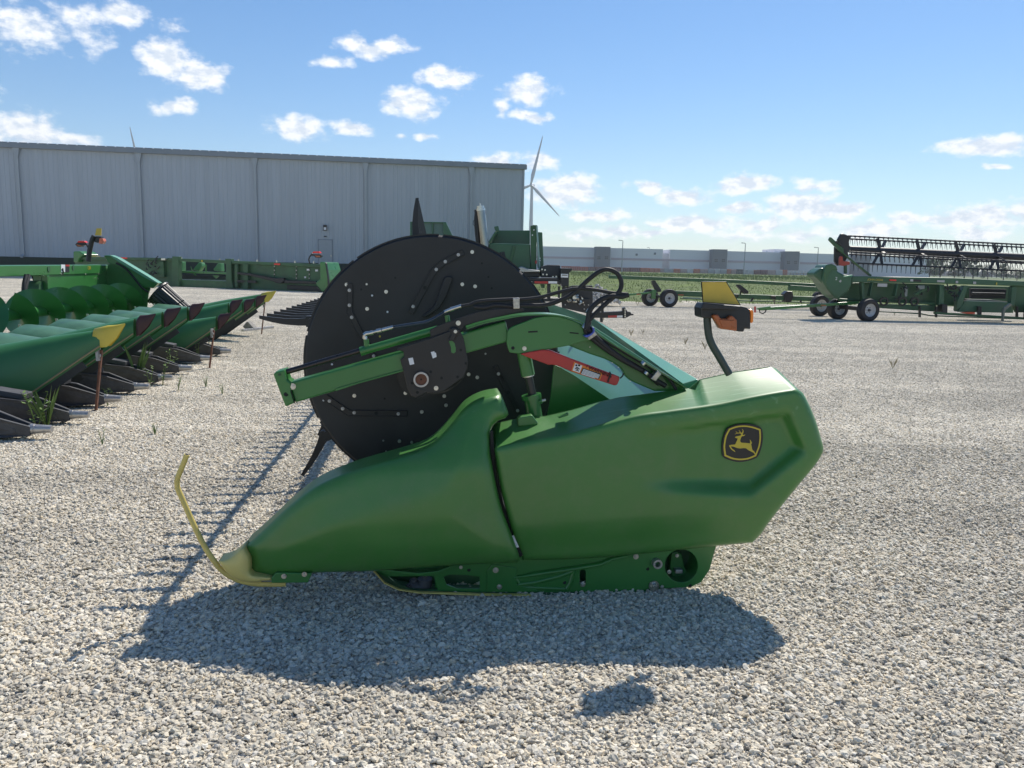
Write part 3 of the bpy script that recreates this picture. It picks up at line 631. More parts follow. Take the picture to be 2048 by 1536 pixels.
    top = smooth_poly([(*p, 1) for p in Z2([(-310,262)])] + Z2([(-150,210),(0,178),(200,140),(400,130),(560,142),(700,178),(800,225),(880,285),(1000,372)]) + [(*p, 1) for p in Z2([(1740,815)])], 8)
    k = next(i for i, q in enumerate(top) if abs(q[0]-Z2([(1740,815)])[0][0]) < .5); top = top[:k+1]
    mb = MB(); tp = [HP(*q, VA - .03) for q in top]; n = len(tp)
    mb.add(tp + [p + HV*.13 for p in tp] + [p + Vector((0,0,-.006)) for p in tp] + [p + HV*.13 + Vector((0,0,-.006)) for p in tp],
           [(i,i+1,n+i+1,n+i) for i in range(n-1)] + [(2*n+i,3*n+i,3*n+i+1,2*n+i+1) for i in range(n-1)] + [(i,2*n+i,2*n+i+1,i+1) for i in range(n-1)] + [(n+i,n+i+1,3*n+i+1,3*n+i) for i in range(n-1)])
    mb.build('arm_top_flange', GREEN, X)
    for pts in ([(262,292),(350,286),(352,300),(264,306)], [(648,298),(732,306),(732,318),(650,310)]):
        HP.slab('slot', Z2(pts), VA - .0215, .002, SEAM, X, 0)
    bolt(HP, *Z2([(227,451)])[0], VA - .02, 4.4, X); q = Z2([(120,447)])[0]; MB().cyl(HP(*q, VA-.0215), HP(*q, VA), .008).build('hole', SEAM, X)
    down = HP.slab('lower_arm', smooth_poly([(*p, 1) for p in Z2([(640,425),(840,240)])] + Z2([(1000,360),(1300,560)]) + [(*p, 1) for p in Z2([(1720,815),(1660,850),(1440,850)])] + Z2([(1200,740)]) + Z2([(1130,640),(1000,560),(830,500)]), 8), VA + .03, .05, GREEN, X, .006)
    for x, y in [(835,437),(1042,583),(1100,625),(1210,755)]:
        bolt(HP, *Z2([(x, y)])[0], VA + .028, 1.8, down, washer=False)
    HP.slab('arm_inner_web', Z2([(860,240),(1720,800),(1660,830),(1500,800),(870,330)]), VA + .12, .01, GREEN_LIT, X, .003)
    # lift cylinder under the gusset
    c = [HP(*p, .15) for p in Z2([(220,480),(262,700),(262,700),(300,885),(290,880),(325,1095)])]
    lc = MB().cyl(c[0], c[1], .032, seg=24).build('lift_cylinder', GREEN, X)
    MB().cyl(c[1] - (c[1]-c[0]).normalized()*.02, c[1] + (c[1]-c[0]).normalized()*.006, .028, seg=10).build('cylinder_nut', STEEL, lc)
    MB().cyl(c[1], c[3], .020, seg=18).build('cylinder_rod', mat('black_rod', (.02,.02,.02), .3, noise=.1), lc)
    MB().cyl(c[4], c[5], .036, seg=20).build('rod_sleeve', GREEN, lc); MB().cyl(c[4], c[4] + (c[5]-c[4]).normalized()*.02, .046, seg=20).build('sleeve_collar', GREEN, lc)
    g = [HP(*p, .14) for p in Z2([(340,950),(390,940),(425,930)])]; MB().cyl(g[0], g[1], .012).build('grease_elbow', GREEN, lc); MB().cyl(g[1], g[2], .006).build('grease_nipple', STEEL, lc)
    # red lock bar with the warning decal
    rb = HP.slab('lock_bar', Z2([(190,505),(215,495),(400,462),(470,470),(700,560),(1115,715),(1112,745),(1098,780),(1085,795),(1060,795),(665,668),(540,612),(480,602),(455,605),(250,530)]), VA - .03, .045, RED, X, .004)
    dl = HP.slab('warning_decal', Z2([(690,577),(957,680),(930,746),(663,662)]), VA - .032, .001, ORANGE, X, 0)
    HP.slab('decal_pictogram', Z2([(700,588),(766,612),(741,678),(676,656)]), VA - .0335, .001, WHITE, dl, 0)
    mb = MB()
    for a, b in [((712,600),(708,616)),((728,606),(744,612))]: mb.tube([HP(*Z2([q])[0], VA-.0345) for q in (a, b)], .004, 6)
    for pl in [[(700,640),(716,628),(730,634),(738,646)],[(716,628),(720,648),(706,656)],[(720,648),(730,664)]]: mb.tube([HP(*Z2([q])[0], VA-.0345) for q in pl], .0022, 6)
    mb.build('decal_figure', SEAM, dl)
    HP.slab('decal_text_block', Z2([(770,632),(940,688),(922,736),(750,682)]), VA - .0335, .001, BLACK, dl, 0)
    xd = (HP(*Z2([(957,680)])[0], VA) - HP(*Z2([(690,577)])[0], VA)).normalized(); yd = Vector((0,0,1))
    text('decal_heading', '\u26a0 WARNING'.replace('\u26a0', '!'), HP(*Z2([(795,634)])[0], VA - .0345), .024, xd, yd, SEAM, dl)
    for i in range(5):
        mb = MB(); a = Z2([(776 - i*5, 645 + i*10)])[0]; b = Z2([(930 - i*5 - (28 if i == 4 else 0), 700 + i*9 - (10 if i == 4 else 0))])[0]
        mb.beam(HP(*a, VA-.0348), HP(*b, VA-.0348), .0008, .0035); mb.build('decal_line', WHITE, dl)
    for pl in ([(1020,668),(1032,690),(1015,730),(1005,765)], [(1150,680),(1142,705),(1118,730)]):
        MB().tube([HP(*Z2([q])[0], VA - .034) for q in pl], .0035, 8).build('cable_tie', BLACK, rb)
    # --- hydraulic hoses
    def hose(pts, r=.0085, vs=None, m=RUBBER, name='hydraulic_hose', cut=True):
        q = smooth_poly([(*pts[0], 1)] + pts[1:-1] + [(*pts[-1], 1)], 5); k = next(i for i, s in enumerate(q) if abs(s[0]-pts[-1][0]) < .6 and abs(s[1]-pts[-1][1]) < .6 and i > 3); q = q[:k+1]
        vs = vs or [0, 0]; return MB().tube([HP(*s, vs[0] + (vs[-1]-vs[0])*i/len(q)) for i, s in enumerate(q)], r, 10).build(name, m, X)
    C8 = zt(940, 430, 6.0235)
    hb = mat('blue_black_hose', (.02,.035,.055), .35, noise=.3, nscale=30)
    hose(K([(1195,365),(1300,348),(1420,330),(1500,318),(1580,290),(1660,245),(1720,208)]), .0085, [VA+.03, VA+.02], hb)
    hose(K([(1865,158),(1960,140)]) + C8([(60,1052),(200,1030),(520,1015),(600,1018),(840,992),(1050,935),(1290,885),(1500,900),(1700,935),(1900,955)]), .0085, [VA+.01, VA-.05])
    hose(K([(1990,165),(2100,170)]) + C8([(300,1085),(520,1100),(620,1090),(900,1085),(1080,1030),(1240,950),(1350,850),(1450,760),(1560,680),(1660,655),(1770,700),(1822,800),(1810,900),(1740,980),(1600,1100),(1480,1220),(1400,1310)]), .0105, [VA+.0, VA-.06])
    hose(C8([(1910,960),(1820,985),(1720,975),(1600,1010),(1500,1080),(1440,1160),(1420,1260),(1400,1380)]), .0115, [VA-.05, VA-.06])
    hose(Z2([(800,220),(800,290),(850,350),(950,430),(1050,500),(1200,590),(1350,670),(1440,740),(1540,800)]), .012, [VA-.03, VA-.01])
    hose(Z2([(880,300),(980,380),(1100,450),(1250,540),(1330,585),(1440,650),(1560,720),(1620,800),(1640,835)]), .0075, [VA-.02, VA-.01])
    hose(Z2([(830,200),(820,240),(850,300),(950,400),(1100,520),(1250,610),(1370,685),(1480,780)]), .012, [VA-.04, VA+.0])
    clip = mat('clip_steel', (.42,.4,.36), .35, metal=.8, noise=.3, nscale=60)
    HP.slab('hose_clamp', C8([(518,1003),(598,998),(600,1128),(524,1132)]), VA - .035, .05, clip, X, .003)
    HP.slab('hose_clamp', Z2([(812,352),(880,290),(905,325),(830,375)]), VA - .06, .06, clip, X, .003)
    HP.slab('hose_clamp', Z2([(1405,735),(1468,655),(1506,690),(1450,758)]), VA - .04, .05, clip, X, .003)
    HP.slab('blue_cap', smooth_poly(Z2([(785,335),(840,320),(870,290),(858,250),(878,258),(885,292),(850,330),(800,350)]), 4), VA - .065, .05, mat('blue_plastic', (.08,.12,.5), .4), X, .002)
    for a in ([(820,120),(845,105),(838,90)], [(775,262),(800,240),(800,232)], [(1322,600),(1352,612),(1345,580)], [(1352,690),(1385,700),(1368,670)]):
        q = Z2(a); MB().cyl(HP(*q[0], VA-.045), HP(*q[2], VA-.045), .012, seg=14).build('crimp_collar', STEEL, X)
    # small black item above: front hanger link at lower left of the disc
    cb = [HP(*p, .63) for p in E5([(572,330),(640,345)])]
    MB().cyl(cb[0] - HV*.02, cb[0] + HV*.03, .026).build('bat_bearing', BLACK, X); MB().beam(cb[0], cb[1], .02, .03, up=HV).build('bat_link', BLACK, X)
    # --- marker light on its bent stalk
    Q = zt(1360, 540, 3.84); VB = -.12
    stalk = smooth_poly([(*p, 1) for p in Q([(208,360)])] + Q([(212,430),(225,520),(255,590),(300,665)]) + [(*p, 1) for p in Q([(378,800)])], 6)
    k = next(i for i, q in enumerate(stalk) if abs(q[0]-Q([(378,800)])[0][0]) < .5); stalk = stalk[:k+1]
    tb = HP.poly(stalk, VB + .03); sk = MB().tube(tb, .0165, 14).build('light_stalk', mat('grey_green_stalk', (.030,.050,.042), .45, noise=.15), X)
    hs = HP.slab('marker_light', Q([(158,290),(178,252),(465,275),(512,285),(540,312),(545,455),(497,450),(493,476),(440,472),(372,382),(180,368),(160,360)]), VB, .09, mat('dark_light_housing', (.018,.020,.022), .5, noise=.2), X, .006)
    HP.slab('housing_lip', Q([(160,300),(178,252),(468,278),(440,305)]), VB - .03, .035, MATS['dark_light_housing'], hs, .004)
    HP.slab('reflector_frame', Q([(164,88),(358,88),(469,272),(176,250)]), VB + .025, .008, BLACK, hs, .001)
    HP.slab('reflector', Q([(170,93),(353,93),(458,266),(182,244)]), VB + .022, .004, REFL, hs, 0)
    HP.slab('turn_lamp', Q([(252,350),(275,340),(294,346),(315,372),(368,374),(384,352),(405,350),(440,385),(440,470),(310,452)]), VB - .025, .04, AMBER_SHADED, hs, .008)
    HP.slab('lamp_rim', Q([(300,380),(420,386),(428,455),(325,440)]), VB - .029, .006, AMBER_SHADED, hs, .004)
    HP.slab('side_lamp', Q([(530,302),(556,302),(568,320),(566,400),(550,412),(543,400),(543,330)]), VB + .0, .08, mat('bright_amber_lens', (.9,.25,.03), .2, noise=.05), hs, .008)
    return root
build_main_header()
# ------------------------------------------------------------------ ground: gravel lot, grass field
def gravel_mat():
    m = bpy.data.materials.new('gravel_ground'); m.use_nodes = True; nt = m.node_tree; N = nt.nodes; L = nt.links; b = N['Principled BSDF']
    tc = N.new('ShaderNodeTexCoord'); b.inputs['Roughness'].default_value = .9; b.inputs['Specular IOR Level'].default_value = .2
    def vor(s, feat='F1'):
        v = N.new('ShaderNodeTexVoronoi'); v.inputs['Scale'].default_value = s; v.feature = feat; L.new(tc.outputs['Object'], v.inputs['Vector']); return v
    v1 = vor(46); v2 = vor(11)
    sp = N.new('ShaderNodeSeparateColor'); L.new(v1.outputs['Color'], sp.inputs[0])
    r = N.new('ShaderNodeValToRGB'); L.new(sp.outputs[0], r.inputs[0]); stone_ramp(r)
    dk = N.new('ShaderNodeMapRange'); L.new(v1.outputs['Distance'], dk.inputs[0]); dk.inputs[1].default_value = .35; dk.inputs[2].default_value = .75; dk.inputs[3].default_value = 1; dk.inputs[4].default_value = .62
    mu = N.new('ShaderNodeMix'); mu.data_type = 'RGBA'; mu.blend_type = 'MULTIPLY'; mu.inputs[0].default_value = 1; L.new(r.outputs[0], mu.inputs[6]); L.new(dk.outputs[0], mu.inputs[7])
    # tyre tracks and dusty patches in the lot
    mp = N.new('ShaderNodeMapping'); mp.inputs['Scale'].default_value = (.05, .55, 1); mp.inputs['Rotation'].default_value = (0, 0, .12); L.new(tc.outputs['Object'], mp.inputs[0])
    n = N.new('ShaderNodeTexNoise'); n.inputs['Scale'].default_value = 1.6; n.inputs['Detail'].default_value = 5; L.new(mp.outputs[0], n.inputs['Vector'])
    n3 = N.new('ShaderNodeTexNoise'); n3.inputs['Scale'].default_value = .35; n3.inputs['Detail'].default_value = 5; L.new(tc.outputs['Object'], n3.inputs['Vector'])
    ad = N.new('ShaderNodeMath'); ad.operation = 'ADD'; L.new(n.outputs['Fac'], ad.inputs[0]); L.new(n3.outputs['Fac'], ad.inputs[1])
    mr = N.new('ShaderNodeMapRange'); L.new(ad.outputs[0], mr.inputs[0]); mr.inputs[1].default_value = .78; mr.inputs[2].default_value = 1.2; mr.inputs[3].default_value = .86; mr.inputs[4].default_value = 1.22
    mu2 = N.new('ShaderNodeMix'); mu2.data_type = 'RGBA'; mu2.blend_type = 'MULTIPLY'; mu2.inputs[0].default_value = 1; L.new(mu.outputs[2], mu2.inputs[6]); L.new(mr.outputs[0], mu2.inputs[7])
    L.new(mu2.outputs[2], b.inputs['Base Color'])
    h = N.new('ShaderNodeMath'); h.operation = 'SUBTRACT'; h.inputs[0].default_value = 1; L.new(v1.outputs['Distance'], h.inputs[1])
    h2 = N.new('ShaderNodeMath'); h2.operation = 'MULTIPLY_ADD'; L.new(v2.outputs['Distance'], h2.inputs[0]); h2.inputs[1].default_value = -.4; L.new(h.outputs[0], h2.inputs[2])
    bp = N.new('ShaderNodeBump'); bp.inputs['Strength'].default_value = 1; bp.inputs['Distance'].default_value = .02; L.new(h2.outputs[0], bp.inputs['Height']); L.new(bp.outputs[0], b.inputs['Normal'])
    return m
def stone_ramp(r):
    cr = r.color_ramp; cr.interpolation = 'LINEAR'
    st = [(0, (.34,.312,.265)), (.12, (.50,.455,.375)), (.3, (.60,.555,.45)), (.45, (.68,.62,.50)), (.58, (.64,.55,.41)), (.68, (.76,.705,.585)), (.8, (.58,.54,.465)), (.9, (.80,.75,.64)), (1, (.68,.58,.42))]
    cr.elements[0].position = 0; cr.elements[0].color = (*st[0][1], 1); cr.elements[1].position = 1; cr.elements[1].color = (*st[-1][1], 1)
    for p, c in st[1:-1]: e = cr.elements.new(p); e.color = (*c, 1)
def stone_mat():
    m = bpy.data.materials.new('gravel_stone'); m.use_nodes = True; nt = m.node_tree; N = nt.nodes; L = nt.links; b = N['Principled BSDF']
    oi = N.new('ShaderNodeObjectInfo'); r = N.new('ShaderNodeValToRGB'); stone_ramp(r); L.new(oi.outputs['Random'], r.inputs[0])
    tc = N.new('ShaderNodeTexCoord'); n = N.new('ShaderNodeTexNoise'); n.inputs['Scale'].default_value = 2.2; n.inputs['Detail'].default_value = 4; L.new(tc.outputs['Object'], n.inputs['Vector'])
    mr = N.new('ShaderNodeMapRange'); L.new(n.outputs['Fac'], mr.inputs[0]); mr.inputs[1].default_value = .3; mr.inputs[2].default_value = .7; mr.inputs[3].default_value = .82; mr.inputs[4].default_value = 1.12
    ge = N.new('ShaderNodeNewGeometry'); mp = N.new('ShaderNodeMapping'); mp.inputs['Scale'].default_value = (.05, .55, 1); mp.inputs['Rotation'].default_value = (0, 0, .12); L.new(ge.outputs['Position'], mp.inputs[0])
    nb = N.new('ShaderNodeTexNoise'); nb.inputs['Scale'].default_value = 1.6; nb.inputs['Detail'].default_value = 5; L.new(mp.outputs[0], nb.inputs['Vector'])
    nc = N.new('ShaderNodeTexNoise'); nc.inputs['Scale'].default_value = .35; nc.inputs['Detail'].default_value = 5; L.new(ge.outputs['Position'], nc.inputs['Vector'])
    ab = N.new('ShaderNodeMath'); ab.operation = 'ADD'; L.new(nb.outputs['Fac'], ab.inputs[0]); L.new(nc.outputs['Fac'], ab.inputs[1])
    mb_ = N.new('ShaderNodeMapRange'); L.new(ab.outputs[0], mb_.inputs[0]); mb_.inputs[1].default_value = .78; mb_.inputs[2].default_value = 1.2; mb_.inputs[3].default_value = .80; mb_.inputs[4].default_value = 1.10
    m5 = N.new('ShaderNodeMath'); m5.operation = 'MULTIPLY'; L.new(mr.outputs[0], m5.inputs[0]); L.new(mb_.outputs[0], m5.inputs[1]); mr = m5
    mu = N.new('ShaderNodeMix'); mu.data_type = 'RGBA'; mu.blend_type = 'MULTIPLY'; mu.inputs[0].default_value = 1; L.new(r.outputs[0], mu.inputs[6]); L.new(mr.outputs[0], mu.inputs[7]); L.new(mu.outputs[2], b.inputs['Base Color'])
    b.inputs['Roughness'].default_value = .8; b.inputs['Specular IOR Level'].default_value = .3
    return m
GM = gravel_mat()
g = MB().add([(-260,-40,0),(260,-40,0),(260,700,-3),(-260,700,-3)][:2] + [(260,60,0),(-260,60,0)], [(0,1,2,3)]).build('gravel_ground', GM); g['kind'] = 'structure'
def build_stones():
    pts = []
    y = 1.75
    step = .0150
    while y < 7.0:
        sc_ = max(1, y / 5) ** 0; dens = 1; st_ = step * sc_
        half = y * .78 + .45
        n = int(2 * half / st_); xs = -half + np.arange(n) * st_ + np.random.uniform(-.5, .5, n) * st_
        ys = y + np.random.uniform(-.5, .5, n) * st_; k = np.random.rand(n) < dens
        pts.append(np.stack([xs[k], ys[k], np.full(k.sum(), sc_)], 1)); y += st_
    P = np.concatenate(pts); n = len(P)
    # second sparse layer lying on top
    k = np.random.rand(n) < .14; k &= P[:, 1] < 7; P2 = P[k] + np.random.uniform(-.01, .01, (k.sum(), 3)) * [1, 1, 0]; z = np.concatenate([np.random.uniform(-.001, .004, n), np.random.uniform(.006, .012, len(P2))]); P = np.concatenate([P, P2]); n = len(P)
    me = bpy.data.meshes.new('gravel_stones'); me.vertices.add(n); me.vertices.foreach_set('co', np.column_stack([P[:, :2], z]).ravel().astype(np.float32))
    a = me.attributes.new('rot', 'FLOAT_VECTOR', 'POINT'); a.data.foreach_set('vector', np.random.uniform(0, 6.28, (n, 3)).astype(np.float32).ravel() * np.tile([.08, .08, 1], n).astype(np.float32))
    s = np.exp(np.random.normal(0, .28, n)); s = np.clip(s, .55, 2.1)[:, None] * np.random.uniform(.72, 1.25, (n, 3)) * np.array([.0084, .0084, .0048]) * P[:, 2:3] * np.where(P[:, 2:3] > 1, np.array([[1, 1, .42]]), 1)
    a = me.attributes.new('scl', 'FLOAT_VECTOR', 'POINT'); a.data.foreach_set('vector', s.astype(np.float32).ravel())
    ob = bpy.data.objects.new('gravel_stones', me); COL.objects.link(ob); ob['kind'] = 'stuff'; ob['label'] = 'crushed grey and tan gravel covering the lot'
    ng = bpy.data.node_groups.new('scatter_stones', 'GeometryNodeTree'); ng.interface.new_socket('Geometry', in_out='INPUT', socket_type='NodeSocketGeometry'); ng.interface.new_socket('Geometry', in_out='OUTPUT', socket_type='NodeSocketGeometry')
    N = ng.nodes; L = ng.links; gi = N.new('NodeGroupInput'); go = N.new('NodeGroupOutput')
    g2i = N.new('GeometryNodeGeometryToInstance')
    sm = stone_mat()
    for i in range(6):
        ic = N.new('GeometryNodeMeshIcoSphere'); ic.inputs['Radius'].default_value = 1; ic.inputs['Subdivisions'].default_value = 2
        nt_ = N.new('ShaderNodeTexNoise'); nt_.inputs['Scale'].default_value = .85; nt_.inputs['Detail'].default_value = 1.5
        mp = N.new('ShaderNodeVectorMath'); mp.operation = 'ADD'; ps = N.new('GeometryNodeInputPosition'); L.new(ps.outputs[0], mp.inputs[0]); mp.inputs[1].default_value = (i*7.3, i*3.1, i*5.7); L.new(mp.outputs[0], nt_.inputs['Vector'])
        su = N.new('ShaderNodeVectorMath'); su.operation = 'SUBTRACT'; L.new(nt_.outputs['Color'], su.inputs[0]); su.inputs[1].default_value = (.5,.5,.5)
        sc = N.new('ShaderNodeVectorMath'); sc.operation = 'SCALE'; L.new(su.outputs[0], sc.inputs[0]); sc.inputs['Scale'].default_value = 2.3
        sp = N.new('GeometryNodeSetPosition'); L.new(ic.outputs['Mesh'], sp.inputs['Geometry']); L.new(sc.outputs[0], sp.inputs['Offset'])
        st = N.new('GeometryNodeSetMaterial'); st.inputs['Material'].default_value = sm; L.new(sp.outputs[0], st.inputs['Geometry'])
        sh = N.new('GeometryNodeSetShadeSmooth'); sh.inputs['Shade Smooth'].default_value = False; L.new(st.outputs[0], sh.inputs['Geometry'])
        L.new(sh.outputs[0], g2i.inputs[0])
    ip = N.new('GeometryNodeInstanceOnPoints'); ip.inputs['Pick Instance'].default_value = True
    L.new(gi.outputs[0], ip.inputs['Points']); L.new(g2i.outputs[0], ip.inputs['Instance'])
    for nm, s_ in (('rot', 'Rotation'), ('scl', 'Scale')):
        at = N.new('GeometryNodeInputNamedAttribute'); at.data_type = 'FLOAT_VECTOR'; at.inputs['Name'].default_value = nm; L.new(at.outputs['Attribute'], ip.inputs[s_])
    L.new(ip.outputs[0], go.inputs[0])
    md = ob.modifiers.new('scatter', 'NODES'); md.node_group = ng
build_stones()
def build_gravel_field():
    m = stone_mat().copy(); m.name = 'gravel_stone_far'; N = m.node_tree.nodes; L = m.node_tree.links
    at = N.new('ShaderNodeAttribute'); at.attribute_name = 'tint'; rp = next(n for n in N if n.type == 'VALTORGB'); L.new(at.outputs['Fac'], rp.inputs[0])
    T = .574; pts = []
    for j in range(int((60 - 6.9) / T)):
        y = 6.9 + T * (j + .5); h = .78 * y + 1.5; n = int(2 * h / T) + 1
        for i in range(n):
            x = (i - n/2 + .5) * T
            if y < edge_y(x) + .3: pts.append((x, y, .0005))
    me = bpy.data.meshes.new('gravel_field'); me.from_pydata(pts, [], [])
    a = me.attributes.new('rot', 'FLOAT_VECTOR', 'POINT'); a.data.foreach_set('vector', np.column_stack([np.zeros(len(pts)), np.zeros(len(pts)), np.random.randint(0, 4, len(pts)) * math.pi / 2]).astype(np.float32).ravel())
    ob = bpy.data.objects.new('gravel_field', me); COL.objects.link(ob); ob['kind'] = 'stuff'; ob['label'] = 'gravel stretching away between the parked machines'
    ng = bpy.data.node_groups.new('lay_gravel', 'GeometryNodeTree'); ng.interface.new_socket('Geometry', in_out='INPUT', socket_type='NodeSocketGeometry'); ng.interface.new_socket('Geometry', in_out='OUTPUT', socket_type='NodeSocketGeometry')
    N = ng.nodes; L = ng.links; gi = N.new('NodeGroupInput'); go = N.new('NodeGroupOutput')
    def rnd(lo, hi, seed, vec=True):
        r = N.new('FunctionNodeRandomValue'); r.data_type = 'FLOAT_VECTOR' if vec else 'FLOAT'; r.inputs['Seed'].default_value = seed
        i = (0, 1) if vec else (2, 3); r.inputs[i[0]].default_value = lo; r.inputs[i[1]].default_value = hi
        return r.outputs[0 if vec else 1]
    stones = N.new('GeometryNodeGeometryToInstance')
    for i in range(4):
        ic = N.new('GeometryNodeMeshIcoSphere'); ic.inputs['Radius'].default_value = 1; ic.inputs['Subdivisions'].default_value = 1
        sp = N.new('GeometryNodeSetPosition'); L.new(ic.outputs['Mesh'], sp.inputs['Geometry']); L.new(rnd((-.3,)*3, (.3,)*3, 40 + i), sp.inputs['Offset']); L.new(sp.outputs[0], stones.inputs[0])
    tiles = N.new('GeometryNodeGeometryToInstance')
    for t in range(4):
        gr = N.new('GeometryNodeMeshGrid'); gr.inputs['Size X'].default_value = T - .02; gr.inputs['Size Y'].default_value = T - .02; gr.inputs['Vertices X'].default_value = 32; gr.inputs['Vertices Y'].default_value = 32
        sp = N.new('GeometryNodeSetPosition'); L.new(gr.outputs['Mesh'], sp.inputs['Geometry']); L.new(rnd((-.009, -.009, -.002), (.009, .009, .006), t * 9 + 1), sp.inputs['Offset'])
        ip = N.new('GeometryNodeInstanceOnPoints'); L.new(sp.outputs[0], ip.inputs['Points']); L.new(stones.outputs[0], ip.inputs['Instance']); ip.inputs['Pick Instance'].default_value = True
        L.new(rnd((0, 0, 0), (.5, .5, 6.28), t * 9 + 2), ip.inputs['Rotation']); L.new(rnd((.0080, .0080, .0036), (.0138, .0138, .0068), t * 9 + 3), ip.inputs['Scale'])
        sa = N.new('GeometryNodeStoreNamedAttribute'); sa.data_type = 'FLOAT'; sa.domain = 'INSTANCE'; sa.inputs['Name'].default_value = 'tint'; L.new(ip.outputs[0], sa.inputs[0]); L.new(rnd(0., 1., t * 9 + 4, False), sa.inputs['Value'])
        re = N.new('GeometryNodeRealizeInstances'); L.new(sa.outputs[0], re.inputs[0])
        sm = N.new('GeometryNodeSetMaterial'); sm.inputs['Material'].default_value = m; L.new(re.outputs[0], sm.inputs[0]); L.new(sm.outputs[0], tiles.inputs[0])
    ip = N.new('GeometryNodeInstanceOnPoints'); L.new(gi.outputs[0], ip.inputs['Points']); L.new(tiles.outputs[0], ip.inputs['Instance']); ip.inputs['Pick Instance'].default_value = True
    at = N.new('GeometryNodeInputNamedAttribute'); at.data_type = 'FLOAT_VECTOR'; at.inputs['Name'].default_value = 'rot'; L.new(at.outputs['Attribute'], ip.inputs['Rotation']); L.new(ip.outputs[0], go.inputs[0])
    md = ob.modifiers.new('lay', 'NODES'); md.node_group = ng

# grass field beyond the gravel, rising to a low ridge
def edge_y(x):
    return np.interp(x, [-200, -60, -30, -12, 0, 4.6, 14, 30, 200], [66, 62, 58, 54, 42, 34.8, 35.8, 40, 60])
def ghz(x, y):
    e = edge_y(x); t = y - e; up = np.interp(x, [-60, -12, -2, 5], [.85, .8, .83, .89])
    up2 = np.interp(x, [-60, -12, -2, 5], [16, 14, 30, 42])
    z = up * sstep(t, 0, up2) + .03 * np.sin(x*.7 + y*.31) * sstep(t, 0, 6)
    return np.where(y > 95, z - (z + .4) * sstep(y, 95, 170), z) - .02 * (1 - sstep(t, 0, .6))
def build_field():
    gm = mat('grass_field', (.098, .135, .036), .9, noise=.30, nscale=.9, bump=.5, bscale=9, spec=.2)
    xs = np.concatenate([np.linspace(-1500, -80, 10), np.arange(-70, 71, 1.4), np.linspace(80, 1500, 10)])
    ts = np.concatenate([[-.4, 0, .4, .9], np.linspace(1.6, 60, 46), [75, 90, 120, 200, 400, 1200, 4000]])
    V = []; F = []
    for x in xs:
        e = edge_y(x) + .4 * math.sin(x * 1.3) + .3 * math.sin(x * .41)
        for t in ts: V.append((x, e + t, float(ghz(np.array([x]), np.array([e + t]))[0]) if t > -.3 else -.05))
    m = len(ts)
    for i in range(len(xs)-1):
        for j in range(m-1): F.append((i*m+j, (i+1)*m+j, (i+1)*m+j+1, i*m+j+1))
    o = MB().add(V, F, True).build('grass_field', gm); o['kind'] = 'structure'
    # grass blades: short over the slope, tall and pale with seed heads on the ridge
    for nm, n, hgt, col, lab in (('grass', 26000, .09, (.13,.19,.045), 'short green grass on the slope behind the gravel lot'), ('tall_grass', 9000, .17, (.30,.33,.16), 'tall pale seeding grass along the top of the slope')):
        V = np.zeros((n, 3, 3)); x = np.random.uniform(-16, 32, n); e = edge_y(x)
        t = np.random.uniform(.1, 40, n) if nm == 'grass' else np.random.uniform(30, 46, n)
        y = e + t; z = ghz(x, y); h = hgt * np.random.uniform(.5, 1.4, n); a = np.random.uniform(0, 3.14, n); w = h * .10 + .01
        dx, dy = np.cos(a) * w, np.sin(a) * w
        V[:,0] = np.stack([x-dx, y-dy, z-.02], 1); V[:,1] = np.stack([x+dx, y+dy, z-.02], 1); V[:,2] = np.stack([x + np.random.uniform(-.3,.3,n)*h, y, z+h], 1)
        k = ~((x < -11.0) & (t > 8)) & ~((nm == 'tall_grass') & (x < 2))
        V = V[k]; me = bpy.data.meshes.new(nm); me.from_pydata(V.reshape(-1, 3).tolist(), [], [(3*i, 3*i+1, 3*i+2) for i in range(len(V))])
        me.materials.append(mat(nm + '_blade', col, .8, noise=.35, nscale=1.5, spec=.2)); o = bpy.data.objects.new(nm, me); COL.objects.link(o); o['kind'] = 'stuff'; o['label'] = lab
build_field()
build_gravel_field()

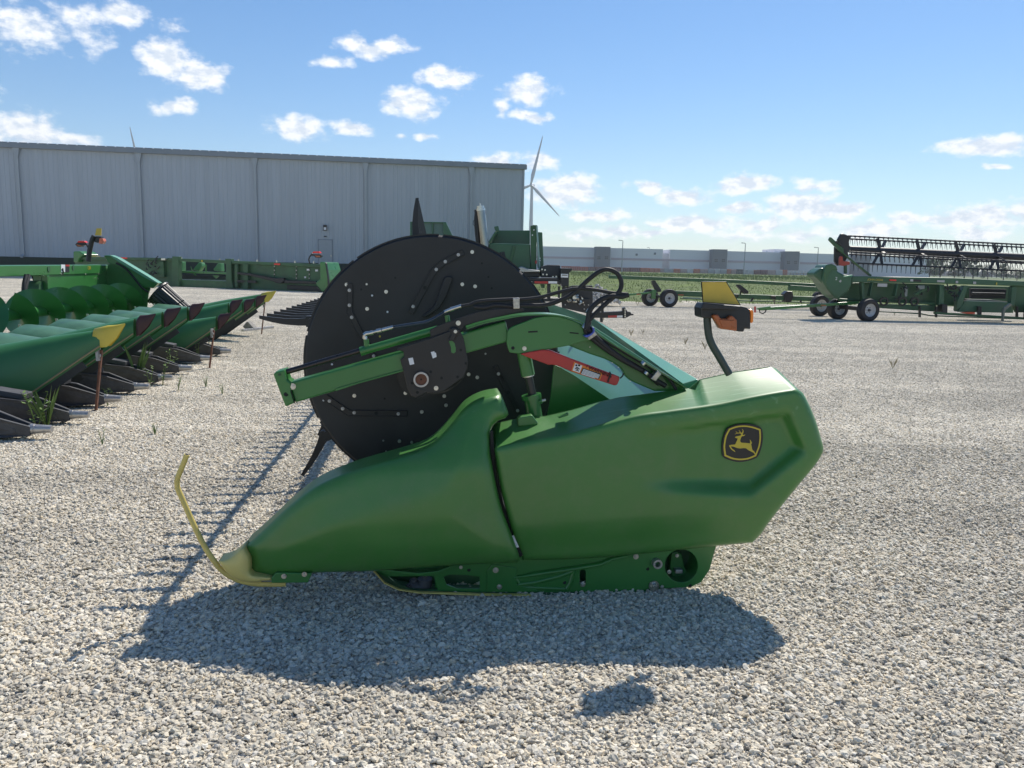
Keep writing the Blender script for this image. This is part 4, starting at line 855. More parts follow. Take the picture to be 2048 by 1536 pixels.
# ------------------------------------------------------------------ the big grey metal shed
def build_shed():
    # wall line through two pixels at chosen distances
    a = ray(33, 286); A = Vector((a.x/a.y*55.5, 55.5, .0)); ztop = CAM.z + a.z/a.y*55.5
    c_ = ray(1048, 330); yc = (ztop - CAM.z) / (c_.z/c_.y); C = Vector((c_.x/c_.y*yc, yc, 0))   # right-hand corner, same eave height
    d = (C - A).normalized(); b = ray(942, 400); bay = (A.x * b.y - A.y * b.x) / (d.y * b.x - d.x * b.y) / 4; zb = .72; H = ztop - zb - .24
    s = (C - A).length; S0 = -3 * bay; Lw = s - S0
    rz = math.atan2(d.y, d.x); root = thing('metal_shed', 'long grey corrugated metal shed behind the parked headers', 'shed', A + d * S0 + Vector((0,0,zb)), rz)
    wm = mat('grey_corrugated_wall', (.36, .405, .455), .48, noise=.07, nscale=1.0, stretch=(2.2, 1, .12)); tr = mat('shed_trim', (.20, .235, .27), .45, noise=.06, nscale=1)
    ds = mat('downspout_grey', (.33, .37, .405), .45, noise=.05, nscale=1); dg = mat('dark_green_skirting', (.012, .028, .018), .7, noise=.2, nscale=1.5)
    W = lambda: MB()
    # ribbed wall sheet
    mb = W(); pr = .305; x = 0; prof = []
    while x < Lw - pr: prof += [(x, 0), (x + .19, 0), (x + .215, -.016), (x + .28, -.016)]; x += pr
    prof.append((Lw, 0)); m = len(prof)
    mb.add([(p, q, .62) for p, q in prof] + [(p, q, H) for p, q in prof], [(i, i+1, m+i+1, m+i) for i in range(m-1)]); mb.build('wall', wm, root, local=True)
    W().box((0, -.05, -.4), (Lw, .3, .62)).build('skirting', dg, root, local=True)
    W().box((0, .06, -.4), (Lw, .3, H)).build('wall_core', tr, root, local=True)
    W().add([(Lw-.01, .02, -.3), (Lw-.01, 30, -.3), (Lw-.01, 30, H), (Lw-.01, 15, H + 1.2), (Lw-.01, .02, H)], [(0,1,2,3,4)]).build('gable_wall', wm, root, local=True)
    W().box((-.1, -.28, H - .10), (Lw + .18, .05, H + .22)).build('gutter', tr, root, .01, local=True)
    W().prism([(-.1, -.2, H + .225), (Lw + .15, -.2, H + .225), (Lw + .15, 15, H + 1.45), (-.1, 15, H + 1.45)], (0, 0, .05)).build('roof', tr, root, local=True)
    W().prism([(-.1, 15, H + 1.45), (Lw + .15, 15, H + 1.45), (Lw + .15, 30.2, H + .2), (-.1, 30.2, H + .2)], (0, 0, .05)).build('roof', tr, root, local=True)
    W().box((Lw - .08, -.07, 0), (Lw + .05, .1, H - .1)).build('corner_trim', ds, root, local=True)
    k0 = int(math.ceil((0 - S0) / bay)) ; xs = [j * bay for j in range(0, 9) if j * bay < Lw]
    for x in xs:
        dp = W().box((x - .09, -.17, .75), (x + .09, -.045, H - .7)).build('downspout', ds, root, .01, local=True)
        W().prism([(x - .22, -.045, H - .10), (x + .22, -.045, H - .10), (x + .09, -.045, H - .72), (x - .09, -.045, H - .72)], (0, -.16, 0)).build('spout_head', ds, dp, local=True)
        W().beam((x, -.11, .76), (x, -.45, .62), .16, .12).build('outlet', ds, dp, local=True)
    x = 1.0; me = None
    ns = int(Lw / .61)
    for i in range(ns):                            # snow guard clips shining along the eave
        if me is None: t = W().box((-.045, -.05, 0), (.045, .05, .07)).build('eave_clip', mat('bright_clip', (.8,.82,.85), .3, metal=.3, noise=.02), root, local=True); me = t.data; o = t
        else: o = bpy.data.objects.new('eave_clip', me); COL.objects.link(o); o.parent = root
        if i >= 99: bpy.data.objects.remove(o); break
        o.location = (Lw - .4 - i * .61, -.2, H + .22)
    # door with its light and sign box
    r_ = ray(651, 500); s2 = (A.x * r_.y - A.y * r_.x) / (d.y * r_.x - d.x * r_.y) - S0
    dr = W().box((s2 - .46, -.06, .15), (s2 + .46, .0, 2.28)).build('door', mat('door_grey', (.32,.355,.39), .5, noise=.04), root, .01, local=True)
    W().box((s2 - .52, -.052, .15), (s2 - .46, .01, 2.34)).box((s2 + .46, -.052, .15), (s2 + .52, .01, 2.34)).box((s2 - .52, -.052, 2.28), (s2 + .52, .01, 2.34)).build('door_frame', tr, dr, local=True)
    W().box((s2 + .36, -.12, 1.1), (s2 + .42, -.06, 1.22)).build('door_handle', STEEL, dr, local=True)
    W().prism([(s2-.13,-.04,2.95),(s2+.13,-.04,2.95),(s2+.13,-.30,3.0),(s2-.13,-.30,3.0)], (0,0,.36)).build('wall_lamp', BLACK, root, .01, local=True)
    W().box((s2 - .09, -.31, 3.0), (s2 + .09, -.27, 3.18)).build('lamp_glass', WHITE, root, local=True)
    W().box((s2 - .10, -.10, 2.50), (s2 + .10, -.03, 2.58)).build('alarm_box', CAST, root, local=True)
build_shed()

# ------------------------------------------------------------------ far warehouse, storage containers, poles, turbines, trees
def build_far():
    YW = 400.0; FW = Plane((0, YW, 0), 0)
    Z = zt(1080, 470, 3.4133); zg = -.4
    root = thing('warehouse', 'long low white warehouse with grey entrance blocks on the horizon', 'warehouse', (0, YW, zg))
    wl = mat('warehouse_white', (.70, .70, .73), .8, noise=.04, nscale=.02); gy = mat('warehouse_grey', (.13, .155, .18), .8, noise=.05, nscale=.05); st = mat('warehouse_stripe', (.50, .40, .44), .8, noise=.03)
    def blk(name, x0, x1, ytop0, ytop1, off, dep, m, par=root):
        a, b = FW(x0, ytop0, off), FW(x1, ytop1, off)
        return MB().prism([Vector((a.x, a.y, zg)), Vector((b.x, b.y, zg)), b, a], (0, dep, 0)).build(name, m, par)
    P = lambda x, y: Z([(x, y)])[0]
    x0, y0 = 1000, 490.6; x1, y1 = P(840, 97)
    blk('wall', x0, x1, y0, y1, 0, 60, wl); a, b = P(840, 125), P(890, 127); blk('wall', a[0], b[0], a[1], b[1], 4, 60, wl)
    a = P(890, 99); blk('wall', a[0], 1862, a[1], 513.5, 0, 60, wl)
    for xa, xb, ya, yb in ((380, 482, 79, 81), (1181, 1281, 97, 99), (1675, 1774, 111, 112)):
        a, b = P(xa, ya), P(xb, yb); t = blk('entrance_block', a[0], b[0], a[1], b[1], -6, 8, gy)
        for fx in (.12, .62):
            for i in (0, 1):
                for j in (0, 1):
                    q0 = FW(a[0] + (b[0]-a[0]) * (fx + .11*i), a[1] + (19.5 + 3.4*j), -6.2); q1 = FW(a[0] + (b[0]-a[0]) * (fx + .085 + .11*i), a[1] + (22 + 3.4*j), -6.2)
                    MB().box((q0.x, q0.y, q1.z), (q1.x, q1.y + .2, q0.z)).build('window', mat('dark_glass', (.03,.04,.05), .2, noise=.05), t)
    for xa, xb in ((1000, P(378,0)[0]), (P(484,0)[0], P(1179,0)[0]), (P(1283,0)[0], P(1673,0)[0]), (P(1776,0)[0], 1862)):
        ya = 512.4 + (xa - 1085) * .0226; yb = 512.4 + (xb - 1085) * .0226
        a, b = FW(xa, ya, -.25), FW(xb, yb, -.25); MB().prism([a, b, FW(xb, yb + 4, -.25), FW(xa, ya + 4, -.25)], (0, .2, 0)).build('stripe', st, root)
    a = P(1600, 97); b = P(1674, 97); blk('roof_plant', a[0], b[0], a[1]-.3, b[1]+.3, 12, 20, wl); a = P(1545, 104); blk('roof_plant', a[0], a[0]+5, a[1], a[1], 12, 6, wl)
    for x, y in ((660,134),(785,127),(1650,160)):
        q = FW(*P(x, y), -.3); MB().box((q.x-.5, q.y, q.z-.5), (q.x+.5, q.y+.3, q.z+.5)).build('wall_vent', gy, root)
    # right-hand grey end seen through the far reel
    blk('entrance_block', 1712, 1742, 506, 507, -6, 8, gy)
    # storage containers
    CP = Plane((0, 330, 0), 0)
    cols = {'r': ('rust red', (.36,.055,.03)), 'd': ('dark maroon', (.13,.035,.035)), 'o': ('orange', (.5,.12,.05)), 'w': ('white', (.52,.53,.55)), 'g': ('pale grey', (.36,.39,.42)), 'k': ('black green', (.03,.05,.045)), 'p': ('faded pink', (.42,.30,.29))}
    seq = [(150,212,'r',211),(215,272,'r',213),(275,330,'r',216),(333,378,'d',217),(382,425,'d',217),(430,480,'d',218),(483,550,'d',219),(556,612,'d',222),(616,684,'d',222),(688,745,'o',224),(748,780,'o',226),(783,820,'o',227),(824,848,'p',229),(850,882,'g',229),(884,912,'g',230),(914,958,'o',230),(960,1002,'p',231),(1005,1048,'w',230),(1050,1092,'o',231),(1095,1145,'p',232),(1148,1192,'g',230),(1196,1228,'w',231),(1230,1276,'g',232),(1278,1305,'o',233),(1308,1340,'p',234),(1344,1388,'k',233),(1391,1412,'w',234),(1414,1460,'w',234),(1463,1506,'d',238),(1509,1552,'d',238),(1555,1608,'p',238),(1612,1658,'w',238),(1661,1688,'o',238)]
    pos = {}
    for i, (xa, xb, c, yt) in enumerate(seq):
        a, b = CP(*P(xa, yt)), CP(*P(xb, yt + .7)); nm, co = cols[c]; m = mat('container_' + nm.replace(' ', '_'), co, .6, noise=.15, nscale=.3)
        pos[c] = pos.get(c, 0) + 1; ordn = ['first','second','third','fourth','fifth','sixth','seventh','eighth','ninth'][pos[c]-1]
        t = thing('storage_container', f'{nm} storage container before the warehouse, {ordn} {nm} one from the left', 'container', (a.x, 330, zg), group='storage containers lined up before the warehouse')
        w = b.x - a.x; h = a.z - zg; dpt = 6.0
        MB().box((0, .1, .15), (w, dpt, h)).build('body', m, t, .03, local=True)
        for sgn in (0, 1):
            dd = MB().box((.12 + sgn*(w-.24)/2 + .03, .0, .3), (.12 + (sgn+1)*(w-.24)/2 - .03, .08, h - .15)).build('door', m, t, .02, local=True)
            mb = MB()
            for f in (.25, .75): mb.cyl((.12 + (sgn+f)*(w-.24)/2, -.04, .35), (.12 + (sgn+f)*(w-.24)/2, -.04, h-.2), .035, seg=6)
            mb.build('lock_rod', BARE, dd, local=True)
    # pale rack of tanks at the right end of the row
    a, b = CP(*P(1690, 243)), CP(*P(1845, 252)); t = thing('tank_rack', 'rack of white cube tanks right of the last container', 'rack', (a.x, 330, zg)); w = b.x - a.x; h = a.z - zg
    for i in range(7):
        MB().box((i*w/7 + .15, .2, .3), ((i+1)*w/7 - .15, 2, h)).build('tank', cols and mat('tank_white', (.5,.52,.55), .6, noise=.08), t, .03, local=True)
    MB().beam((0,.1,h*.5), (w,.1,h*.5), .1, .1).beam((0,.1,.3), (w,.1,.3), .1, .1).build('rack_rail', RUST, t, local=True)
    # light poles
    for i, (x, y, lab) in enumerate(((566, 38, 'tall light pole left of the notch in the warehouse roof'), (748, 86, 'short distant light pole just above the warehouse roof'), (1403, 56, 'tall light pole between the middle and right grey blocks'), (1901, 86, 'light pole at the right end of the warehouse'))):
        Yp = 300 if i != 1 else 480; PP = Plane((0, Yp, 0), 0); q = PP(*P(x, y)); zz = zg
        t = thing('light_pole', lab, 'light pole', (q.x, Yp, zz), group='light poles by the warehouse')
        MB().cyl((0,0,0), (0,0,q.z-zz), .22, .12, 8).build('pole', mat('pole_grey', (.3,.31,.32), .6), t, local=True)
        MB().beam((-.2,0,q.z-zz), (-1.6,0,q.z-zz+.1), .35, .2).build('lamp_head', gy, t, local=True)
    # wind turbines
    tw = mat('turbine_white', (.50, .52, .55), .5, noise=.03)
    def turbine(hub, tips, Yt, lab, basepx):
        TP = Plane((0, Yt, 0), 0); h = TP(*hub); t = thing('wind_turbine', lab, 'wind turbine', (h.x + 1, Yt + 4, zg), group='wind turbines on the horizon')
        MB().tube([(h.x+1, Yt+4, zg), (h.x+1, Yt+4, h.z*.5), (h.x+1, Yt+4, h.z-1.5)], [2.3, 1.9, 1.3], 20).build('tower', tw, t)
        MB().tube([(h.x, Yt, h.z), (h.x+.3, Yt+2, h.z), (h.x+2.2, Yt+8, h.z+.3), (h.x+2.6, Yt+10, h.z+.3)], [.8, 1.9, 1.9, 1.3], 14).build('nacelle', tw, t)
        MB().tube([(h.x-.2, Yt-1.6, h.z), (h.x, Yt-.6, h.z), (h.x, Yt+1, h.z)], [.3, 1.3, 1.6], 16).build('hub', tw, t)
        for tip in tips:
            q = TP(*tip); dirv = (q - h).normalized(); ln = (q - h).length; sd = dirv.cross(Vector((0,1,0))).normalized(); mb = MB(); vs = []
            ws = [(0,1.1,1.1),(.06,1.2,1.1),(.2,2.1,.6),(.45,1.5,.4),(.75,.9,.25),(.95,.5,.12),(1,.1,.06)]
            for f, w, th in ws:
                c = h + dirv * ln * f + Vector((0,-.4,0)); vs += [c - sd*w*.6 , c + Vector((0,-th,0)), c + sd*w*1.1, c + Vector((0,th,0))]
            mb.add(vs, [(4*i+e, 4*i+(e+1)%4, 4*i+4+(e+1)%4, 4*i+4+e) for i in range(len(ws)-1) for e in range(4)] + [(0,1,2,3)], True); mb.build('blade', tw, t)
    turbine((1062, 370), [(1086, 271), (1119, 433), (968, 401)], 800, 'wind turbine with two blades showing right of the shed corner', None)
    turbine((282, 345), [(260, 253), (372, 372), (216, 412)], 800, 'wind turbine hidden behind the shed, one blade tip above the roof', None)
    # trees behind the far reel
    T = zt(1600, 440, 4.571)
    bark = mat('bark', (.07,.055,.04), .9, noise=.3); fols = [mat('foliage_%d' % i, c, .8, noise=.3, nscale=.6, spec=.25) for i, c in enumerate([(.06,.11,.035), (.075,.13,.04), (.05,.09,.035)])]
    def tree(px, pyt, w, lab, Yt, seed, fol):
        TP = Plane((0, Yt, 0), 0); q = TP(px, pyt); H = q.z - zg; Rr = w / FPX * Yt / 2; rng = random.Random(seed)
        t = thing('broadleaf_tree', lab, 'tree', (q.x, Yt, zg), group='trees beyond the lot behind the raised reel')
        mb = MB(); mb.tube([(0,0,0),(.1,0,H*.3),(0,.1,H*.7)], [H*.03, H*.022, H*.008], 8)
        for k in range(7):
            a = rng.uniform(0, 6.28); z0 = H*rng.uniform(.2,.5); mb.tube([(0,0,z0), (math.cos(a)*Rr*.4, math.sin(a)*Rr*.4, z0+H*.12), (math.cos(a)*Rr*.7, math.sin(a)*Rr*.7, z0+H*.3)], [H*.012,H*.008,H*.003], 5)
        mb.build('trunk', bark, t, local=True)
        V = []; F = []
        cl = [(rng.gauss(0,.42)*Rr, rng.gauss(0,.42)*Rr, H*(.25+.65*rng.random()**.8), rng.uniform(.16,.34)*Rr) for _ in range(34)]
        for cx, cy, cz, cr in cl:
            lim = 1 - max(0, (cz/H - .55)) * 1.3; cx *= lim; cy *= lim
            for _ in range(170):
                d_ = Vector((rng.gauss(0,1), rng.gauss(0,1), rng.gauss(0,.8))).normalized() * cr * rng.uniform(.5,1.05); c = Vector((cx,cy,cz)) + d_
                if c.z > H: c.z = H - rng.random()*.6
                a, b = Vector((rng.gauss(0,1),rng.gauss(0,1),rng.gauss(0,1))).normalized()*H*.019, Vector((rng.gauss(0,1),rng.gauss(0,1),rng.gauss(0,1))).normalized()*H*.019
                k = len(V); V += [c-a, c+b, c+a]; F.append((k,k+1,k+2))
        MB().add(V, F).build('crown', fol, t, local=True, recalc=False)
    specs = [(1862,512,26,'rounded dark tree at the left end of the group'), (1884,507,30,'tallest left-hand tree seen through the reel'), (1912,517,24,'lower tree between the two tall ones'), (1932,513,26,'slim tree right of the gap'), (1950,511,24,'pointed tree in the middle of the group'), (1978,526,30,'low spreading tree'), (2010,522,26,'tree third from the right edge'), (2036,534,28,'small tree at the right edge of the photo'), (2060,530,28,'tree just past the right edge')]
    for i, (x, y, w, lab) in enumerate(specs): tree(x, y + 3, w * 1.3, 'broadleaf tree: ' + lab, 240 + (i % 3) * 12, i, fols[i % 3])
    # far dark treeline along the horizon
    rng = random.Random(3); V = []; F = []
    for k in range(9000):
        x = rng.uniform(-500, 680); c = Vector((x, 860 + rng.uniform(-20,20), -2 + rng.random()**.7 * (6 + 2.4*math.sin(x*.02) + 2*math.sin(x*.08))))
        a, b = Vector((rng.gauss(0,1),0,rng.gauss(0,1)))*2.0, Vector((rng.gauss(0,1),0,rng.gauss(0,1)))*2.0; n = len(V); V += [c-a, c+a, c+b]; F.append((n,n+1,n+2))
    o = MB().add(V, F).build('distant_woodland', mat('distant_wood', (.04,.06,.04), .9), recalc=False); o['kind'] = 'stuff'; o['label'] = 'low far-off woodland on the horizon'
build_far()
# ------------------------------------------------------------------ shared small builders
def wheel(root, c, axis, r, w, name='wheel', rim=None):
    """tyre with tread and a dished rim; axis points to the outer side"""
    c = Vector(c); ax = Vector(axis).normalized(); a = ax.cross(Vector((0,0,1))).normalized(); b = Vector((0,0,1))
    def lathe(prof, seg=40):
        vs = []; n = len(prof)
        for k in range(seg):
            t = 2*math.pi*k/seg; e = a*math.cos(t) + b*math.sin(t)
            vs += [c + ax*q + e*p for p, q in prof]
        return vs, [(k*n+i, ((k+1)%seg)*n+i, ((k+1)%seg)*n+i+1, k*n+i+1) for k in range(seg) for i in range(n-1)]
    h = w/2
    mb = MB(); mb.add(*lathe([(r*.56,h*.8),(r*.60,h*.95),(r*.75,h*1.02),(r*.90,h*.95),(r*.97,h*.8),(r,h*.5),(r,h*.3),(r*.985,h*.29),(r*.985,h*.22),(r,h*.21),(r,-h*.21),(r*.985,-h*.22),(r*.985,-h*.29),(r,-h*.3),(r,-h*.5),(r*.97,-h*.8),(r*.90,-h*.95),(r*.6,-h*.95),(r*.56,-h*.8)]), smooth=True)
    t = mb.build(name, RUBBER, root)
    rm = rim or mat('white_rim', (.5,.51,.52), .4, noise=.08, nscale=10)
    mb = MB(); mb.add(*lathe([(r*.56,h*.82),(r*.585,h*.86),(r*.53,h*.75),(r*.50,h*.2),(r*.42,h*.05),(r*.20,h*.12),(r*.16,h*.25),(0.001,h*.25)]), smooth=True); mb.add(*lathe([(r*.56,-h*.8),(r*.5,-h*.5),(.001,-h*.4)])); mb.build('rim', rm, t)
    mb = MB(); mb.cyl(c + ax*h*.2, c + ax*h*.55, r*.13, seg=14)
    for k in range(6):
        e = a*math.cos(k*1.047) + b*math.sin(k*1.047); mb.cyl(c + ax*h*.1 + e*r*.27, c + ax*h*.3 + e*r*.27, r*.03, seg=6)
    mb.build('wheel_hub', CAST, t)
    return t
def path_of(pts, step=6):
    q = smooth_poly([(*pts[0], 1)] + list(pts[1:-1]) + [(*pts[-1], 1)], step)
    k = next(i for i, s in enumerate(q) if i > 1 and abs(s[0]-pts[-1][0]) < .3 and abs(s[1]-pts[-1][1]) < .3); return q[:k+1]

# ------------------------------------------------------------------ corn header parked on the left
CAZ = R(6.9); C0 = G(192, 822)
CP0 = Plane(C0, CAZ); CU, CV = CP0.U, CP0.N
def build_corn_header():
    X = thing('corn_header', 'green corn header with yellow-tipped snouts and a big auger, parked left', 'combine header', C0)
    W = lambda u, v, z: Vector((C0.x, C0.y, 0)) + CU*u + CV*v + Vector((0,0,z))
    def UZ(px, py, v):
        p = CP0(px, py, v) - Vector((C0.x, C0.y, 0)); return p.dot(CU), p.z
    def onU(px, py, u):
        d = ray(px, py); q = Vector((C0.x, C0.y, 0)) + CU*u; t = (q - CAM).dot(CU) / d.dot(CU); p = CAM + d*t; return p
    # snouts
    tips = [(250,648),(311,628),(362,615),(409,606),(463,626),(485,599),(511,597),(533,590),(552,582)]
    sgreen = mat('green_snout_plastic', (.034, .155, .044), .42, noise=.10, nscale=2.5, coat=.1)
    for i, tp in enumerate(tips):
        v = i * 1.05; tu, tz = UZ(*tp, v); end = i in (0, 8)
        L_ = 1.9; ru = tu - L_ - (.35 if i in (0, 8) else 0); rtop = (.34 if i != 4 else .26); rbot = .02
        st = []
        n = 14
        for k in range(n + 1):
            f = k / n                              # 0 rear .. 1 tip of green part
            u = ru + (tu - .22 - ru) * f; e = f ** .85
            zt_ = rtop + (tz - .055 - rtop) * f + .07 * math.sin(f * math.pi) * (1 - f*.4)
            zb_ = max(rbot, tz - .24 - .74 * (tu - .22 - u)); w = .34 * (1 - f) ** .8 + .06
            if i == 0: w *= 1.0
            st.append((u, zt_, zb_, w))
        mb = MB(); m = 15; vs = []
        for u, a, b, w in st:
            for k in range(m):
                t = math.pi * k / (m - 1); vs.append(W(u, v - w * math.cos(t) * (1 if abs(math.cos(t)) < .98 else 1), b + (a - b) * (math.sin(t) ** .5 if 0 < k < m-1 else 0)))
        mb.add(vs, [(s*m+k, s*m+k+1, (s+1)*m+k+1, (s+1)*m+k) for s in range(n) for k in range(m-1)], True)
        sn = mb.build('snout', sgreen, X)
        # coloured tip
        u0, a0, b0, w0 = st[-1]; tb = []; vs = []; secs = [(u0 + .03, a0 + .004, b0 - .004, w0 + .006), (u0 + .06, (a0+tz)/2 + .012, b0 + .02, w0 * .85), (tu - .08, tz - .010, tz - .14, w0*.45), (tu, tz + .006, tz - .01, .008)]
        if i in (0, 8): secs[0] = (u0 - .06, a0 + .008, b0 + .01, w0 + .008)
        for u, a, b, w in secs:
            for k in range(m):
                t = math.pi * k / (m - 1); vs.append(W(u, v - w * math.cos(t), b + (a - b) * (math.sin(t) ** .5 if 0 < k < m-1 else 0)))
        nn = len(secs); MB().add(vs, [(s*m+k, s*m+k+1, (s+1)*m+k+1, (s+1)*m+k) for s in range(nn-1) for k in range(m-1)] + [tuple(range(m))], True).build('snout_tip', YELLOW if end else MAROON, sn)
        # wear rods along the lower side of each snout and the dark skid beneath
        r1 = [W(u, v - w - .012, b + .03) for u, a, b, w in st[2:]]; MB().tube(r1, .009, 6).build('wear_rod', mat('tan_rod', (.24,.20,.10), .5, noise=.2), sn)
        r2 = [W(u, v - w * .8, b - .035) for u, a, b, w in st[1:-1]]; sk = MB()
        for q in range(len(r2)-1): sk.beam(r2[q], r2[q+1], .03, .085)
        sk.build('snout_skid', mat('black_skid', (.02,.022,.022), .6, noise=.3, nscale=15), sn)
        mb = MB()
        for q in (1, 3, 5, 7):
            if q < len(r2): mb.cyl(r2[q] - CV*.015, r2[q] - CV*.03, .016, seg=8)
        mb.build('snout_bolt', BARE, sn)
    # stands under three snouts
    for i, (sx, sy), (bx, by) in ((0, (203,700), (192,822)), (4, (428,660), (419,737)), (8, (530,605), (523,669))):
        g_ = G(bx, by); d = ray(sx, sy); rel = g_ - CAM; t = rel.dot(CV) / d.dot(CV); top = CAM + d*t
        s = MB(); s.beam(top, g_, .035, .02).tube([g_ + Vector((0,0,.03)), g_, g_ + CU*-.06 + Vector((0,0,-.005))], .012, 6); s = s.build('stand_leg', RUST, X, .002)
        MB().beam(top + Vector((-.02,-.03,.02)), top + Vector((-.015,-.03,-.10)), .07, .02).cyl(top + Vector((-.01,-.045,-.05)), top + Vector((-.01,-.03,-.05)), .02, seg=10).build('stand_bracket', BARE, s)
    # row units with their steel noses
    noses = [(104,858),(178,829),(243,797),(299,773),(345,755),(384,736),(424,716),(462,702)]
    for i, (x, y) in enumerate(noses):
        p = G(x, y, .09); a = CU; back = p - a*.13
        mb = MB(); mb.cyl(p, back, .030, .040, 14).cyl(back, back - a*.03, .045, seg=12); ns = mb
        b1 = back - a*.02
        body = MB()
        for sg in (-1, 1):
            o = CV * sg * .12; body.prism([b1 + CV*sg*.02 + Vector((0,0,.03)), b1 + CV*sg*.02 + Vector((0,0,-.05)), b1 - a*.45 + o + Vector((0,0,-.06)), b1 - a*1.4 + o + Vector((0,0,.02)), b1 - a*1.4 + o + Vector((0,0,.22)), b1 - a*.75 + o + Vector((0,0,.20)), b1 - a*.3 + o*.7 + Vector((0,0,.14))], CV * sg * .03)
        body.beam(b1 - a*.35 + Vector((0,0,.17)), b1 - a*1.3 + Vector((0,0,.34)), .17, .05)
        body.beam(b1 - a*.1, b1 - a*.5 + Vector((0,0,-.04)), .14, .05)
        ru = body.build('row_unit', CAST, X, .006)
        ns.build('nose_tube', BARE, ru)
        mb = MB(); mb.tube([b1 - a*.02 + Vector((0,0,.03)), b1 - a*.05 + Vector((0,0,-.06)), b1 - a*.10 + Vector((0,0,-.08))], .012, 6); mb.build('hook', STEEL, ru)
    # rounded hoods between the snouts
    hood = mat('dusty_green_hood', (.055, .15, .085), .42, noise=.22, nscale=7)
    for i in range(8):
        v = (i + .5) * 1.05 - .02; mb = MB(); m = 13; vs = []; us = [(-2.0, .40, .28, .30), (-1.93,.54,.36,.30),(-1.78,.63,.40,.28), (-1.5,.61,.40,.22), (-1.1,.55,.38,.15), (-.7, .46, .32, .12)]
        for u, a, w, b in us:
            for k in range(m):
                t = math.pi*k/(m-1); vs.append(W(u, v - w*1.15*math.cos(t), b + (a-b)*(math.sin(t)**.7 if 0 < k < m-1 else 0)))
        mb.add(vs, [(s*m+k, s*m+k+1, (s+1)*m+k+1, (s+1)*m+k) for s in range(len(us)-1) for k in range(m-1)], True); h = mb.build('row_hood', hood, X)
        hp = W(-1.85, v, .60); MB().cyl(hp, hp + Vector((0,0,.03)), .018, seg=8).build('hood_bolt', STEEL, h)
    # trough floor
    MB().prism([W(-2.98,-.2,.32), W(-1.98,-.2,.30), W(-1.98,8.9,.30), W(-2.98,8.9,.32)], (0,0,-.04)).build('auger_floor', GREEN, X)
    MB().prism([W(-2.0,-.2,.08), W(-1.9,-.2,.08), W(-1.9,8.9,.08), W(-2.0,8.9,.08)], (0,0,.22)).build('front_frame', GREEN_D, X)
    # auger: tube and helical flight
    au, az_, r0, r1 = -2.42, .68, .085, .33
    MB().cyl(W(au,-.3,az_), W(au,8.6,az_), r0, seg=24).build('auger_tube', GREEN, X)
    def flight(v0, v1, pitch, hand):
        mb = MB(); n = int((v1 - v0) / pitch * 40); vs = []
        for k in range(n + 1):
            v = v0 + (v1-v0)*k/n; t = hand * 2*math.pi*(v - v0)/pitch + 1.2; e = CU*math.cos(t) + Vector((0,0,math.sin(t)))
            c = W(au, v, az_); vs += [c + e*r0*.9, c + e*r1]
        mb.add(vs, [(2*k, 2*k+1, 2*k+3, 2*k+2) for k in range(n)], True); fl_ = mb.build('auger_flight', GREEN, X)
    flight(-.2, 3.0, .80, 1); flight(3.5, 8.4, .86, -1)
    # frame: top beam with lettering, back sheet, end sheet
    ub = -3.0
    a, b = onU(-60, 526, ub), onU(216, 533, ub); c, d = onU(216, 548, ub), onU(-60, 554, ub)
    zt1, zb1 = .5*(a.z+b.z) , .5*(c.z+d.z); vb = (a - W(0,0,0)).dot(CV); ve = (b - W(0,0,0)).dot(CV)
    MB().prism([W(ub, -.3, zt1), W(ub, ve, zt1), W(ub, ve, zb1), W(ub, -.3, zb1)], -CU*.22).build('top_beam', GREEN, X, .012)
    p0 = onU(85, 555, ub); v85 = (p0 - W(0,0,0)).dot(CV)
    MB().prism([W(ub-.02, v85, zb1+.01), W(ub-.02, ve+.1, zb1+.01), W(ub-.02, ve+.1, .34), W(ub-.02, v85, .34)], -CU*.02).build('back_sheet', GREEN, X, .002)
    MB().beam(W(ub-.04, v85+.05, .3), W(ub-.04, v85+.05, zb1), .22, .08, up=CV).build('frame_post', GREEN, X, .006)
    mb = MB()
    for px, py in ((172,549),(198,549),(195,557),(168,579),(190,579),(122,548)):
        q = onU(px, py, ub); mb.cyl(q, q + CU*.012, .018, seg=8)
    mb.build('sheet_bolt', STEEL, X)
    for px, py, r in ((97,538,.05),(146,535,.045),(94,559,.035),(94,569,.035)):
        q = onU(px, py, ub); MB().cyl(q, q + CU*.01, r, seg=18).build('port_cover', GREEN_D, X)
    q = onU(122, 529, ub); q2 = onU(138, 529.5, ub); q3 = onU(138, 544, ub); q4 = onU(122, 544, ub); qm = onU(130, 529.2, ub); qm2 = onU(130, 544, ub)
    dc_ = MB().prism([q, q2, q3, q4], CU*.004).build('warning_decal', WHITE, X); MB().prism([qm, q2, q3, qm2], CU*.007).build('decal_text_block', BLACK, dc_); MB().prism([qm, q2, q2 - Vector((0,0,.03)), qm - Vector((0,0,.03))], CU*.009).build('decal_heading', RED, dc_)
    MB().tube([qm - CV*.12 + CU*.006 - Vector((0,0,.06)), qm - CV*.10 + CU*.006 - Vector((0,0,.13)), qm - CV*.14 + CU*.006 - Vector((0,0,.17))], .012, 6).tube([qm - CV*.16 + CU*.006 - Vector((0,0,.08)), qm - CV*.10 + CU*.006 - Vector((0,0,.12))], .010, 6).build('decal_figure', SEAM, dc_)
    q = onU(175, 539, ub); text('model_lettering', 'C8R', q + CU*.004, .085, CV, Vector((0,0,1)), YDEC, X)
    # end sheet and its sloping arm
    vE = 8.75; E_ = lambda pts, off=vE: [CP0(x, y, off) for x, y in pts]
    Z5 = zt(0, 440, 5.12)
    es = MB().prism(E_(Z5([(1110,450),(1160,440),(1300,500),(1450,650),(1540,700),(1520,760),(1500,960),(1420,1000),(1050,1000),(1080,560)])), CV*.03).build('end_sheet', GREEN, X, .004)
